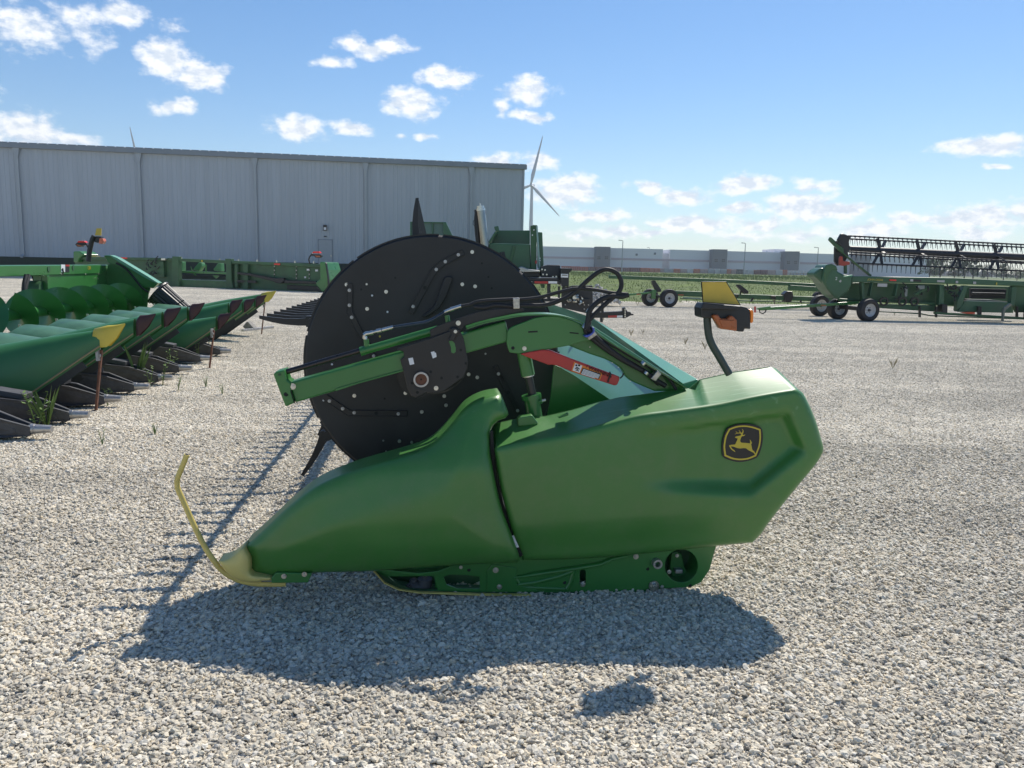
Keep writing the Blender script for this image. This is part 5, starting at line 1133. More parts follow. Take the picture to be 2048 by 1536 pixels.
    MB().prism(E_(Z5([(1060,365),(1130,362),(1200,390),(1500,570),(1620,645),(1570,700),(1480,690),(1330,560),(1180,462),(1110,440)]), vE-.12), CV*.16).build('end_arm', GREEN, X, .012)
    MB().prism(E_(Z5([(1060,362),(1130,360),(1200,388),(1500,568),(1622,645),(1600,650),(1480,590),(1200,420),(1130,372)]), vE-.16), CV*.24).build('arm_top', GREEN_LIT, X, .006)  # lit upper edge of the arm, painted in the paler green
    MB().tube(E_(path_of(Z5([(1190,440),(1290,500),(1370,590),(1450,690),(1520,740)])), vE-.14), .02, 8).build('arm_hose', RUBBER, X)
    # black ribbed stalk roller at the far end
    a = CP0(316, 585, 8.3); b = CP0(366, 626, 8.3); ax_ = (b-a).normalized(); mb = MB(); m = 48; e1 = ax_.cross(CV).normalized(); e2 = ax_.cross(e1); vs = []
    for c_, s in ((a, .92), (a + ax_*.02, 1), (b, .86), (b + ax_*.02, .8)):
        for k in range(m): t = 2*math.pi*k/m; rr = .235*s*(1 + (.035 if k % 2 else -.02)); vs.append(c_ + e1*math.cos(t)*rr + e2*math.sin(t)*rr)
    mb.add(vs, [(s*m+k, s*m+(k+1)%m, (s+1)*m+(k+1)%m, (s+1)*m+k) for s in range(3) for k in range(m)] + [tuple(range(m))[::-1], tuple(range(3*m, 4*m))])
    ro = mb.build('ribbed_roller', BLACK, X); MB().ring(a - ax_*.01, ax_, .27, .225, .03).build('roller_rim', BLACK, ro)
    MB().tube([CP0(368,600,8.0), CP0(352,610,8.0), CP0(350,632,8.0)], .012, 6).tube([CP0(381,612,8.0), CP0(379,616,8.0), CP0(372,622,8.0)], .012, 6).build('hook_bar', BLACK, X)
    # hoses and driveshaft end behind the open centre
    for pts in ([(58,550),(50,580),(48,600),(56,615),(78,612),(84,598)], [(52,550),(47,575),(50,605),(66,618),(88,600)]):
        q = path_of(pts); MB().tube([onU(x, y, ub + .1) for x, y in q], .03, 8).build('hydraulic_hose', RUBBER, X)
    q = onU(74, 582, ub-.1); MB().cyl(q - CU*.15, q + CU*.1, .17, seg=24).build('gearbox_cover', GREEN_D, X)
    MB().prism([onU(62,550,ub-.2), onU(84,550,ub-.2), onU(84,566,ub-.2), onU(66,562,ub-.2)], CU*.1).build('hose_bracket', BLACK, X)
    # marker light: curved stalk, reflector and lamps
    vL = 8.2; LP = lambda x, y, o=0: CP0(x, y, vL + o)
    q = path_of(Z5([(905,425),(912,350),(925,280),(945,200),(965,160)])); MB().tube([LP(*s) for s in q], .045, 10).build('light_stalk', BLACK, X)
    ml = MB().prism([LP(*s) for s in Z5([(945,165),(1035,168),(1040,200),(1000,235),(965,225)])], CV*.12).build('marker_light', BLACK, X, .01)
    MB().prism([LP(*s, -.03) for s in Z5([(988,85),(1037,85),(1034,160),(972,157)])], CV*.02).build('reflector', REFL, ml)
    MB().prism([LP(*s, -.05) for s in Z5([(1015,190),(1052,188),(1060,215),(1045,245),(1012,242)])], CV*.15).build('turn_lamp', mat('pink_orange_lens', (.7,.16,.08), .3), ml, .01)
    q = path_of(Z5([(915,300),(905,285),(885,250)])); MB().tube([LP(*s) for s in q], .016, 8).build('lamp_arm', BLACK, ml)
    tl = MB().prism([LP(*s) for s in Z5([(768,250),(790,228),(880,230),(895,255),(840,262),(830,275),(790,275)])], CV*.12).build('tail_light', BLACK, X, .008)
    MB().prism([LP(*s, -.02) for s in Z5([(790,230),(800,213),(862,213),(878,232)])], CV*.12).build('red_lens', REDL, tl, .006)
    MB().prism([LP(*s, -.02) for s in Z5([(782,248),(835,262),(826,272),(792,270)])], CV*.02).build('amber_lens', AMBER_SHADED, tl)
    # low chopper guard and green hook at the near left corner
    MB().prism([CP0(x, y, .0) for x, y in [(28,800),(60,795),(58,826),(45,832),(30,822)]], CV*.12).build('corner_guard', GREEN, X, .01)
    MB().prism([CP0(x, y, -.1) for x, y in zt(0,560,4.5175)([(262,1200),(285,1210),(335,1270),(330,1290),(300,1292),(305,1270),(268,1225)])], CV*.02).build('green_hook', mat('bright_green_hook', (.05,.32,.05), .4), X, .003)
build_corn_header()

# ------------------------------------------------------------------ far corn header seen from behind
def build_far_header():
    A = G(195, 568); B = G(655, 585); d = (B - A).normalized(); az = math.atan2(d.y, d.x); FP = Plane(A, az)
    X = thing('corn_header', 'green corn header seen from behind in front of the grey shed', 'combine header', A)
    Z = zt(340, 480, 5.6889); S = FP.slab
    S('back_panel', [(150,514),(345,517.5),(640,529),(640,583),(345,573),(150,565)][:0] or [(150,513),(358,517.5),(358,573.5),(150,566)], .10, .06, GREEN_D, X, .01)
    S('back_panel', Z([(640,235),(1700,272),(1730,590),(640,560)]), .10, .06, GREEN_D, X, .01)
    S('lower_panel', Z([(100,450),(640,465),(640,560),(100,545)]), .08, .08, GREEN_D, X, .01)
    S('auger_floor', Z([(100,350),(640,372),(640,392),(100,372)]), .6, .5, GREEN, X, .01)
    S('top_beam', [(150,513),(345,516),(345,521.5),(150,519)], -.05, .25, GREEN_D, X, .02)
    S('top_beam', Z([(0,205),(1720,278),(1720,312),(0,240)]), -.05, .25, GREEN_D, X, .02)
    for p in ([(22,186),(95,188),(100,500),(105,540),(20,535)], [(624,212),(692,214),(700,470),(722,545),(630,555),(636,300)], [(832,270),(884,272),(884,565),(832,560)], [(735,275),(768,276),(768,540),(735,540)]):
        S('frame_post', Z(p), -.10, .25, GREEN_D, X, .02)
    for p in ([(110,245),(138,246),(138,350),(115,350)], [(255,340),(322,255),(355,258),(362,300),(325,355)], [(490,330),(520,295),(540,265),(575,262),(580,360),(500,350)]):
        S('snout_hood', Z(p), 1.1, .3, mat('pale_green_snout', (.06,.22,.08), .4), X, .04)
    S('auger_flight', Z([(235,300),(255,345),(300,400),(285,410),(240,350)]), .9, .02, GREEN, X)
    S('auger_flight', Z([(480,400),(520,440),(560,410),(540,400)]), .9, .02, GREEN, X)
    S('knife_post', Z([(400,280),(412,280),(410,380),(400,380)]), .7, .05, GREEN, X)
    S('drive_shaft', Z([(760,365),(900,378),(1200,435),(1200,480),(1140,462),(900,405),(765,392)]), -.2, .12, BLACK, X, .02)
    S('gearbox', Z([(1180,432),(1290,430),(1295,470),(1260,495),(1190,485)]), -.25, .2, BLACK, X, .03)
    S('drive_tube', Z([(1290,455),(1660,470),(1670,500),(1290,490)]), -.2, .12, BLACK, X, .02)
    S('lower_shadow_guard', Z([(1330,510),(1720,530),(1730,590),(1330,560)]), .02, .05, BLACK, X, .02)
    S('lower_bar', Z([(760,455),(975,462),(975,490),(760,482)]), -.1, .06, BLACK, X)
    es = S('end_shield', Z([(1700,248),(1765,250),(1790,340),(1800,450),(1790,585),(1725,592),(1660,510),(1655,480),(1705,440)]), -.3, 1.2, GREEN, X, .06)
    S('shield_edge', Z([(1765,252),(1778,270),(1800,420),(1812,560),(1795,590),(1790,450)]), -.32, .1, BLACK, X, .01)
    sn = S('snout', Z([(1800,400),(1790,370),(1835,310),(1868,318),(1868,360),(1830,550),(1815,560),(1812,450)]), .9, .5, mat('pale_green_snout', (.06,.22,.08), .4), X, .05)
    S('snout_tip', Z([(1833,308),(1858,275),(1870,318)]), .9, .4, YELLOW, sn, .02)
    for p in ([(1183,265),(1252,268),(1252,286),(1183,283)],): S('red_reflector', Z(p), -.08, .03, REDL, X)
    S('red_reflector', [(241,514.5),(254,515),(254,517.8),(241,517.3)], -.08, .03, REDL, X)
    for p in ([(1555,328),(1583,328),(1583,348),(1555,348)], [(1652,335),(1682,335),(1682,358),(1652,358)], [(1528,415),(1546,415),(1546,434),(1528,434)]): S('white_decal', Z(p), .08, .03, WHITE, X)
    S('yellow_decal', Z([(354,228),(368,228),(368,250),(354,250)]), -.08, .03, YDEC, X)
    for x in (135, 566, 782, 992, 1213, 1423, 1635):
        MB().cyl(FP(*Z([(x, 222 + x*.028)])[0], 0), FP(*Z([(x, 196 + x*.028)])[0], 0), .04, seg=8).build('lift_pin', STEEL, X)
    for x in (1190, 1440, 1588):
        mb = MB()
        for k in range(4): q = FP(*Z([(x, 300 + k*45)])[0], .08); mb.cyl(q, q - FP.N*.03, .03, seg=8)
        mb.build('panel_bolt_row', BARE, X); S('panel_seam', Z([(x-2,290),(x+2,290),(x+2,455),(x-2,455)]), .09, .02, SEAM, X, 0)
    MB().tube([FP(*s, -.05) for s in path_of(Z([(1592,275),(1578,220),(1590,190),(1620,152)]))], .035, 8).build('light_stalk', BLACK, X)
    ml = S('tail_light', Z([(1608,160),(1715,165),(1722,182),(1705,203),(1650,200),(1640,182),(1600,178)]), -.12, .14, BLACK, X, .01)
    S('red_lens', Z([(1615,150),(1630,130),(1695,130),(1705,150)]), -.14, .16, REDL, ml, .01); S('amber_lens', Z([(1650,175),(1712,180),(1700,196),(1660,195)]), -.15, .02, AMBER_SHADED, ml)
    # hydraulic coupler cluster at the left and lettering
    Z0 = zt(0, 480, 5.389)
    mb = MB(); rng = random.Random(5)
    for k in range(22):
        x = rng.uniform(1590, 1700); y = rng.uniform(200, 370); a = FP(*Z0([(x, y)])[0], -.15); b = FP(*Z0([(x + rng.uniform(-40,40), y + rng.uniform(-40,40))])[0], -.2); mb.tube([a, (a+b)/2 + Vector((0,-.1,-.05)), b], .025, 6)
    mb.build('hose_bundle', BLACK, X)
    S('coupler_block', Z0([(1735,195),(1780,195),(1780,218),(1735,218)]), -.2, .2, STEEL, X, .01)
    S('coupler_bracket', Z0([(1690,230),(1760,230),(1765,400),(1700,400)]), -.1, .2, GREEN_D, X, .02)
    S('end_shield', Z0([(788,122),(850,120),(905,155),(850,200),(838,240),(790,240)]), -.2, 1.0, GREEN, X, .05)
    text('maker_lettering', 'JOHN DEERE', FP(*Z0([(995,181)])[0], -.06), .10, FP.U, Vector((0,0,1)), YDEC, X)
    S('skid_bar', [(150,566),(345,573.5),(652,586),(652,588),(345,575.5),(150,568)], .0, .3, BLACK, X, .01)
build_far_header()

# ------------------------------------------------------------------ seed tender on its flat trailer, behind the disc
def build_tender():
    TP = Plane((0, 16.5, 0), 0); Z = zt(940, 430, 6.0235); Z7 = zt(760, 380, 3.793); S = TP.slab
    X = thing('flatbed_trailer', 'black flatbed trailer with front hitch behind the reel disc', 'trailer', (1.2, 16.5, 0))
    blk = mat('black_trailer_frame', (.014,.015,.018), .45, noise=.2)
    S('deck', Z([(-600,752),(1080,762),(1080,795),(-600,790)]), 0, 2.2, blk, X, .01)
    S('side_rail', Z([(-600,790),(1095,795),(1095,832),(-600,828)]), -.02, .1, blk, X, .005)
    for a, b, m in ((700,748,WHITE),(778,942,RED),(945,1050,WHITE)): S('reflective_tape', Z([(a,797),(b,799),(b,826),(a,824)]), -.03, .01, m, X, 0)
    for p in ([(930,832),(970,832),(970,1005),(930,1005)], [(1112,860),(1150,860),(1150,1010),(1100,1010)], [(1060,860),(1085,860),(1085,1000),(1060,1000)]): S('deck_post', Z(p), 0, .1, blk, X, .005)
    S('lower_beam', Z([(-600,1000),(1440,1010),(1440,1045),(-600,1040)]), -.02, .14, blk, X, .008)
    S('toolbox', Z([(1090,640),(1232,642),(1228,670),(1195,695),(1190,862),(1110,862),(1092,800)]), -.05, 1.4, blk, X, .01)
    lb = S('name_plate', Z([(1096,708),(1182,711),(1182,755),(1096,751)]), -.06, .01, WHITE, X, 0)
    S('plate_line', Z([(1108,720),(1174,722),(1174,731),(1108,729)]), -.068, .008, blk, lb, 0)
    S('front_plate', Z([(1100,1000),(1150,870),(1240,850),(1478,850),(1480,1160),(1430,1190),(1110,1120)]), .05, .10, blk, X, .008)
    S('valve_block', Z([(1235,960),(1290,965),(1290,1055),(1235,1050)]), -.02, .08, STEEL, X, .008)
    mb = MB(); rng = random.Random(2)
    for k in range(16): q = TP(*Z([(rng.uniform(1150,1360), rng.uniform(880,1060))])[0], -.02); mb.cyl(q, q + Vector((rng.uniform(-.08,.08),-.05,rng.uniform(-.05,.05))), rng.uniform(.01,.022), seg=8)
    mb.build('fittings', STEEL, X)
    for x, y in ((1377,1083),(1377,1132),(1428,1083),(1148,1082),(1105,860),(1055,845)): q = TP(*Z([(x,y)])[0], -.0); MB().cyl(q + Vector((0,.04,0)), q - Vector((0,.02,0)), .012, seg=8).build('bolt', BARE, X)
    tg = S('tongue', Z([(1440,1178),(1845,1158),(1850,1240),(1440,1240)]), .3, .15, blk, X, .01)
    for a, b, m in ((1665,1770,RED),(1772,1838,WHITE)): S('reflective_tape', Z([(a,1212),(b,1209),(b,1234),(a,1237)]), .285, .01, m, X, 0)
    cp = S('coupler', Z([(1840,1120),(1870,1112),(1895,1160),(1935,1165),(1940,1185),(1972,1190),(1972,1208),(1935,1212),(1890,1235),(1845,1248)]), .28, .18, blk, X, .01)
    mb = MB()
    for y in range(1135, 1250, 22): q = TP(*Z([(1868, y)])[0], .27); mb.cyl(q, q - Vector((0,.015,0)), .014, seg=8)
    mb.build('coupler_bolt', STEEL, cp)
    S('jack', Z([(1583,1045),(1612,1045),(1612,1180),(1583,1180)]), .1, .12, blk, X, .005); S('jack_foot', Z([(1570,1240),(1600,1240),(1600,1290),(1570,1290)]), .3, .12, blk, X, .005)
    c = TP(*Z([(770, 900)])[0], .35); 
    for px in (770, 560, 350):
        c = TP(*Z([(px, 905)])[0], .35); wheel(X, (c.x, c.y, .40), (0,-1,0), .40, .24)
    S('fender', Z([(845,835),(900,835),(900,880),(860,880)]), .1, .1, GREEN_D, X)
    # the box that sits on it
    Y = thing('seed_tender', 'green steel seed tender box on the black flatbed trailer', 'seed tender', (.6, 17.1, 1.1)); TT = Plane((0, 17.1, 0), 0); S = TT.slab
    tg_ = mat('tender_green', (.018,.095,.040), .35, noise=.12, nscale=2, coat=.2)
    S('hopper_back', Z([(215,330),(302,195),(350,185),(722,185),(722,350),(230,345)]), .9, .05, tg_, Y, .01)
    S('hopper_front', Z([(228,338),(725,350),(735,660),(560,700),(228,700)]), .0, .9, tg_, Y, .02)
    S('hopper_side', Z([(215,332),(300,200),(318,200),(240,345)]), .0, .9, tg_, Y, .01)
    S('mount_lug', Z([(290,140),(340,130),(356,188),(318,200),(298,178)]), .2, .12, tg_, Y, .01)
    S('stiffener', Z([(515,372),(552,374),(505,560),(470,555)]), -.03, .03, GREEN_D, Y, .01)
    S('corner_post', Z([(728,130),(775,120),(805,125),(800,660),(735,660)]), -.05, .12, GREEN_D, Y, .012)
    S('side_column', Z([(818,205),(872,208),(874,265),(888,600),(850,650),(818,640)]), .0, .5, tg_, Y, .015)
    S('post_cap', Z([(755,120),(808,122),(808,132),(755,132)]), -.06, .12, tg_, Y)
    MB().cyl(TT(*Z([(803,130)])[0], -.08), TT(*Z([(838,662)])[0], -.08), .022, seg=10).build('control_rod', mat('pale_rod', (.2,.3,.28), .3, metal=.5), Y)
    S('red_valve', Z([(785,550),(808,545),(806,590),(785,585)]), -.08, .05, RED, Y, .01)
    for x, y in ((752,242),(842,521),(843,548),(812,640),(770,180)): q = TT(*Z([(x,y)])[0], -.09); MB().cyl(q + Vector((0,.05,0)), q, .014, seg=8).build('bolt', WHITE, Y)
    fr = S('rack_frame', Z7([(228,240),(500,243),(500,253),(238,250),(238,375),(228,375)]), .2, .05, tg_, Y, .005)
    S('rack_bar', Z7([(394,250),(404,250),(404,372),(394,372)]), .2, .05, tg_, fr); S('rack_gusset', Z7([(480,250),(500,244),(566,378),(480,378)]), .15, .10, tg_, Y, .005)
    S('rack_mesh', Z7([(238,251),(480,253),(480,376),(238,376)]), .24, .01, mat('screen_mesh', (.10,.17,.15), .6, noise=.1, nscale=30), fr, 0)
    S('lower_hopper', Z7([(640,392),(745,392),(830,405),(830,520),(560,520),(500,440),(300,420),(232,376),(560,376)]), .25, .8, tg_, Y, .01)
    # chrome filling pipe
    a, b = TT(*Z7([(765,158)])[0], -.15), TT(*Z7([(800,470)])[0], -.15); b = a + (b - a) * ((a.z - 1.12) / (a.z - b.z))
    pp = MB().cyl(a, b, .091, seg=32).build('filling_pipe', CHROME, Y); up = (a-b).normalized()
    MB().cyl(a, a + up*.05, .094, seg=24).cyl(a + up*.05, a + up*.10, .075, seg=24).cyl(a + up*.08, a + up*.16, .015, seg=8).build('pipe_cap', STEEL, pp)
    q = [TT(*s, -.15) for s in path_of(Z7([(735,400),(725,300),(722,200),(735,150),(765,135),(790,150),(795,190)]), 4)]; MB().tube(q, .022, 8).build('pipe_hose', BLACK, pp)
    MB().cyl(TT(*Z7([(731,150)])[0], -.12), TT(*Z7([(745,440)])[0], -.12), .045, seg=16).build('pipe_guide', BLACK, pp)
    MB().tube([TT(*s, -.15) for s in path_of(Z7([(724,222),(708,235),(706,262),(722,274)]), 4)], .008, 6).build('wire_loop', BLACK, pp)
    # engine under a pale cover
    EN = thing('petrol_engine', 'black engine unit with a pale tarp on the trailer deck', 'engine', (1.0, 16.6, 1.1)); S = TP.slab
    S('engine_block', Z([(600,690),(840,685),(840,752),(650,752)]), .2, .6, BLACK, EN, .02)
    S('engine_housing', Z([(860,620),(940,600),(1088,603),(1088,640),(1095,750),(850,750),(850,660)]), .2, .6, mat('dark_housing', (.02,.024,.03), .5, noise=.2), EN, .02)
    mb = MB(); cpts = [(545,650),(625,628),(700,655),(840,672),(845,686),(640,688),(570,668)]
    mb.prism(TP.poly(Z(cpts), .1), Vector((0,.7,.02))); mb.build('tarp', mat('pale_tarp', (.40,.41,.38), .6, noise=.15), EN, .01)
    for x, y in ((868,655),(905,662),(880,716),(925,718),(840,755),(1000,745),(1040,742)): q = TP(*Z([(x,y)])[0], .15); MB().cyl(q, q + Vector((0,.05,0)), .018, seg=8).build('engine_fitting', STEEL, EN)
build_tender()

# ------------------------------------------------------------------ empty header trailer on the grass edge
def build_empty_trailer():
    A = G(1337, 615); TP = Plane((0, A.y, 0), 0); Z = zt(1180, 520, 4.096); S = TP.slab
    X = thing('header_trailer', 'long empty green header trailer on white-rimmed wheels at the grass edge', 'trailer', (A.x, A.y, 0))
    S('carrying_beam', Z([(155,124),(1200,162),(1900,196),(1905,224),(1200,190),(155,152)]), .3, .22, GREEN_D, X, .02)
    S('main_rail', Z([(700,252),(1000,262),(1200,278),(1950,305),(2020,310),(2020,345),(1950,342),(1200,315),(700,294)]), .5, .18, GREEN_D, X, .02)
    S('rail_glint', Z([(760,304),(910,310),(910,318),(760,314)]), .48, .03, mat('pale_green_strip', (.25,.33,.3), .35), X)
    S('lower_truss', Z([(740,310),(1300,330),(1830,345),(1830,354),(1300,340),(740,320)]), .9, .08, GREEN_D, X, .01)
    for p in ([(505,170),(535,168),(585,245),(580,262),(545,262),(512,200)], [(1205,200),(1235,205),(1300,255),(1300,275),(1262,278),(1205,215)]): S('beam_bracket', Z(p), .25, .2, BLACK, X, .02)
    for p in ([(1232,240),(1240,240),(1240,280),(1232,280)],[(1330,310),(1345,310),(1325,345),(1315,340)],[(1200,285),(1215,285),(1215,305),(1200,305)],[(1725,330),(1735,330),(1735,352),(1725,352)]): S('brace', Z(p), .45, .1, BLACK, X)
    S('hanging_hook', Z([(1500,300),(1512,300),(1518,360),(1510,365)]), .4, .05, mat('tan_hook', (.2,.17,.1), .6), X)
    S('coupling', Z([(1485,292),(1525,295),(1520,325),(1490,320)]), .4, .2, BLACK, X, .01)
    for p in ([(382,275),(415,275),(415,285),(382,287)], [(722,280),(768,282),(768,292),(722,290)], [(1888,316),(1930,317),(1930,327),(1888,326)]): S('amber_reflector', Z(p), .2 if p[0][0] < 500 else .47, .03, AMBER_SHADED, X)
    S('toolbox', Z([(1590,280),(1615,255),(1660,258),(1668,300),(1650,345),(1600,345)]), .4, .4, BLACK, X, .02)
    S('upper_rail', Z([(1640,205),(1900,222),(1915,262),(1635,248)]), .2, .25, GREEN_D, X, .02)
    mb = MB(); mb.beam(TP(*Z([(0,318)])[0], .25), TP(*Z([(545,262)])[0], .25), .08, .07); mb.build('tow_bar', GREEN, X, .01)
    c = TP(*Z([(520, 275)])[0], .2); MB().box((c.x-.08, c.y-.1, c.z-.2), (c.x+.08, c.y+.1, c.z+.15)).build('bar_pivot', GREEN, X, .01)
    for (x, y, r, o) in ((645,322,75,.0), (492,298,70,.9)):
        p = TP(*Z([(x, y)])[0], o); rr = r/4.096/FPX*(A.y+o); wheel(X, (p.x, p.y, rr), (math.sin(.25), -math.cos(.25), 0), rr, .24)
    a, b = TP(*Z([(645,322)])[0], .1), TP(*Z([(492,298)])[0], 1.0); MB().beam(Vector((a.x,a.y,.38)), Vector((b.x,b.y,.42)), .1, .1).build('axle', BLACK, X, .01)
    for (x, y, r, o) in ((1880,352,58,2.2),):
        p = TP(*Z([(x, y)])[0], o); wheel(X, (p.x, p.y, .36), (math.sin(.25), -math.cos(.25), 0), .36, .24)
build_empty_trailer()

# ------------------------------------------------------------------ draper header on a trailer at the right
def build_right_header():
    A = G(1735, 643); TP = Plane((0, A.y, 0), 0); Z = zt(1600, 440, 4.571); S = TP.slab
    T = thing('header_trailer', 'green trailer with white rims carrying the long header at right', 'trailer', (A.x, A.y, 0))
    S('main_rail', Z([(720,770),(1240,782),(1240,838),(1100,830),(720,805)]), .6, .2, GREEN_D, T, .02)
    S('main_rail', Z([(1240,840),(2300,905),(2300,925),(1240,862)]), .3, .15, GREEN_D, T, .01)
    S('lower_rail', Z([(730,835),(1100,850),(1200,870),(2300,912),(2300,920),(1200,880),(1100,862),(730,843)]), .5, .1, GREEN_D, T, .01)
    for x in (1095, 1245, 1632, 1650, 1985): S('rail_post', Z([(x,790),(x+12,790),(x+12,892),(x,890)]), .35, .1, BLACK, T, .005)
    S('support_leg', Z([(1870,800),(1925,760),(1940,775),(1880,825),(1864,905),(1866,924),(1852,924),(1854,850)]), .0, .08, mat('bare_leg', (.16,.17,.14), .5), T, .005)
    S('safety_flag', Z([(1480,845),(1540,842),(1600,842),(1600,860),(1540,858),(1490,852)]), .2, .1, mat('orange_red_flag', (.6,.07,.02), .4), T, .005)
    S('trailer_box', Z([(1300,770),(1350,772),(1350,850),(1300,848)]), .3, .3, BLACK, T, .01)
    Z2 = zt(1180, 520, 4.096)
    MB().beam(TP(*Z2([(1400,402)])[0], .3), TP(*Z2([(2200,348)])[0], .6), .09, .09).build('tow_bar', GREEN, T, .01)
    tp_ = S('tow_coupler', Z2([(1372,392),(1480,378),(1482,398),(1440,408),(1395,412),(1378,408)]), .25, .1, GREEN, T, .01)
    MB().tube([TP(*Z2([s])[0], .25) for s in ((1388,405),(1392,430),(1415,440),(1438,425),(1442,405))], .02, 6).build('safety_chain', BLACK, tp_)
    MB().cyl(TP(*Z2([(1352,380)])[0], .25), TP(*Z2([(1352,430)])[0], .25), .03, seg=8).build('jack_handle', RED, T)
    for p in ([(1895,366),(1935,368),(1935,378),(1895,376)],): S('amber_reflector', Z2(p), .2, .03, AMBER_SHADED, T)
    for (x, y, r, o) in ((620,835,104,0), (345,805,95,.9), (2140,855,95,.3)):
        p = TP(*Z([(x, y)])[0], o); rr = r/4.571/FPX*(A.y+o); wheel(T, (p.x, p.y, rr), (math.sin(.3), -math.cos(.3), 0), rr, .26)
    p = TP(*Z([(180,800)])[0], 2.4); wheel(T, (p.x, p.y, .36), (math.sin(.3), -math.cos(.3), 0), .36, .24)
    a, b = TP(*Z([(620,835)])[0], .1), TP(*Z([(345,805)])[0], 1.0); MB().beam(Vector((a.x,a.y,.36)), Vector((b.x,b.y,.40)), .12, .12).build('axle', BLACK, T, .01)
    # the header itself
    H = thing('draper_header', 'green draper header with its black reel raised, riding the trailer at right', 'combine header', (A.x, A.y + .3, .6))
    O = .5
    gd = mat('header_green_hazy', (.030,.100,.048), .42, noise=.15, nscale=1.5)
    S('top_beam', Z([(475,512),(1400,528),(2300,572),(2300,615),(1400,585),(900,575),(500,570),(470,580)]), O-.1, .35, gd, H, .03)
    S('rear_sheet', Z([(470,575),(560,570),(1300,588),(1300,745),(1240,790),(1150,760),(700,745),(360,740),(350,720),(450,640)]), O+.35, .05, GREEN_D, H, .02)
    S('rear_sheet', Z([(1950,600),(2300,605),(2300,850),(1990,845),(1960,760)]), O+.1, .2, GREEN_D, H, .02)
    S('lower_tube', Z([(360,715),(700,738),(1240,755),(1240,785),(1150,770),(700,752),(360,745)]), O+.1, .2, GREEN_D, H, .04)
    for p in ([(562,570),(590,570),(590,740),(570,740)], [(660,572),(672,572),(645,700),(636,700)], [(892,580),(904,580),(880,695),(866,695)], [(1278,590),(1320,590),(1318,780),(1270,780)], [(1500,600),(1540,600),(1480,790),(1430,830),(1440,740)], [(1940,610),(1985,610),(1960,790),(1925,780)]):
        S('frame_post', Z(p), O-.05, .2, gd, H, .015)
    for p in ([(1040,680),(1180,600),(1195,612),(1080,690)], [(1330,640),(1420,590),(1440,600),(1350,660)]): S('brace', Z(p), O-.02, .08, GREEN_D, H, .01)
    S('opening_frame', Z([(1510,740),(1930,752),(1925,850),(1440,838)]), O+.0, .25, gd, H, .02)
    S('belt_edge', Z([(1530,722),(1760,728),(1910,748),(1905,765),(1520,748)]), O+.3, .3, mat('belt_grey', (.22,.21,.19), .6, noise=.2), H, .01)
    S('inner_panel', Z([(1290,600),(1520,604),(1500,790),(1290,780)]), O+.5, .05, GREEN_D, H, .01)
    S('inner_panel', Z([(1480,600),(1960,610),(1950,850),(1440,840)]), O+1.6, .05, GREEN_D, H, .01)
    S('centre_belt', Z([(1560,625),(1890,632),(1880,720),(1560,715)]), O+.9, .1, RUBBER, H, .01)
    S('centre_roller', Z([(1580,660),(1880,668),(1880,690),(1580,682)]), O+.6, .1, BLACK, H, .02)
    rng = random.Random(9); mb = MB()
    for k in range(26):
        x = rng.choice([rng.uniform(900,1180), rng.uniform(1330,1470), rng.uniform(1330,1470)]); y = rng.uniform(600,700)
        a = TP(*Z([(x,y)])[0], O-.05); b = TP(*Z([(x+rng.uniform(-40,40),y+rng.uniform(-50,50))])[0], O-.1); mb.tube([a,(a+b)/2+Vector((0,-.08,-.04)),b], .02, 6)
    mb.build('hose_bundle', BLACK, H)
    for p in ([(955,640),(975,600),(985,640),(980,700),(960,700)], [(1060,600),(1140,598),(1140,630),(1100,636)]): S('hose_fitting', Z(p), O-.1, .04, mat('dull_steel', (.2,.22,.21), .5, metal=.4), H, .005)
    for x in (770, 940, 1050): q = TP(*Z([(x,745)])[0], O+.05); MB().ring(q, (0,1,0), .14, .09, .05, 20).build('belt_hook', BLACK, H)
    # decals
    S('red_reflector', Z([(820,542),(880,544),(880,558),(820,556)]), O-.13, .02, REDL, H, 0)
    for p in ([(712,580),(798,582),(796,612),(708,608)], [(1010,540),(1035,541),(1035,562),(1010,561)], [(1255,550),(1322,550),(1322,570),(1255,568)], [(1426,556),(1446,557),(1446,578),(1426,577)], [(1586,562),(1610,563),(1610,586),(1586,585)]):
        S('white_decal', Z(p), O-.13 if p[0][1] < 578 else O-.08, .02, mat('dull_white_decal', (.4,.4,.4), .6), H, 0)
    S('dark_decal', Z([(1038,543),(1108,545),(1108,565),(1038,563)]), O-.13, .02, BLACK, H, 0); S('yellow_decal', Z([(1796,572),(1804,572),(1802,594),(1794,594)]), O-.13, .02, YDEC, H, 0)
    text('maker_lettering', 'JOHN DEERE', TP(*Z([(618,552)])[0], O-.13), .085, TP(*Z([(720,556)])[0], O) - TP(*Z([(618,552)])[0], O), Vector((0,0,1)), YDEC, H)
    # end shield at the left
    es = S('end_shield', Z([(225,440),(240,412),(290,402),(330,430),(345,470),(400,498),(480,508),(470,600),(445,650),(350,728),(300,690),(250,630),(205,560),(215,480)]), O-.35, .9, gd, H, .05)
    S('shield_nose', Z([(128,485),(190,438),(228,436),(215,500),(215,590),(160,535),(135,520)]), O-.25, .7, gd, H, .08)
    S('shield_hood', Z([(228,560),(220,480),(240,412),(290,400),(335,420),(348,462),(300,455),(262,500),(240,580)]), O-.38, .1, GREEN_D, H, .03)
    S('shield_top', Z([(395,515),(480,500),(482,512),(398,524)]), O-.37, .1, GREEN_LIT, H, .01)
    text('row_number', '2', TP(*Z([(322,548)])[0], O-.36), .13, (1,0,0), (0,0,1), WHITE, H)
    S('shield_mark', Z([(355,560),(375,545),(380,560),(370,572)]), O-.365, .01, mat('dull_white_decal', (.4,.4,.4), .6), H, 0)
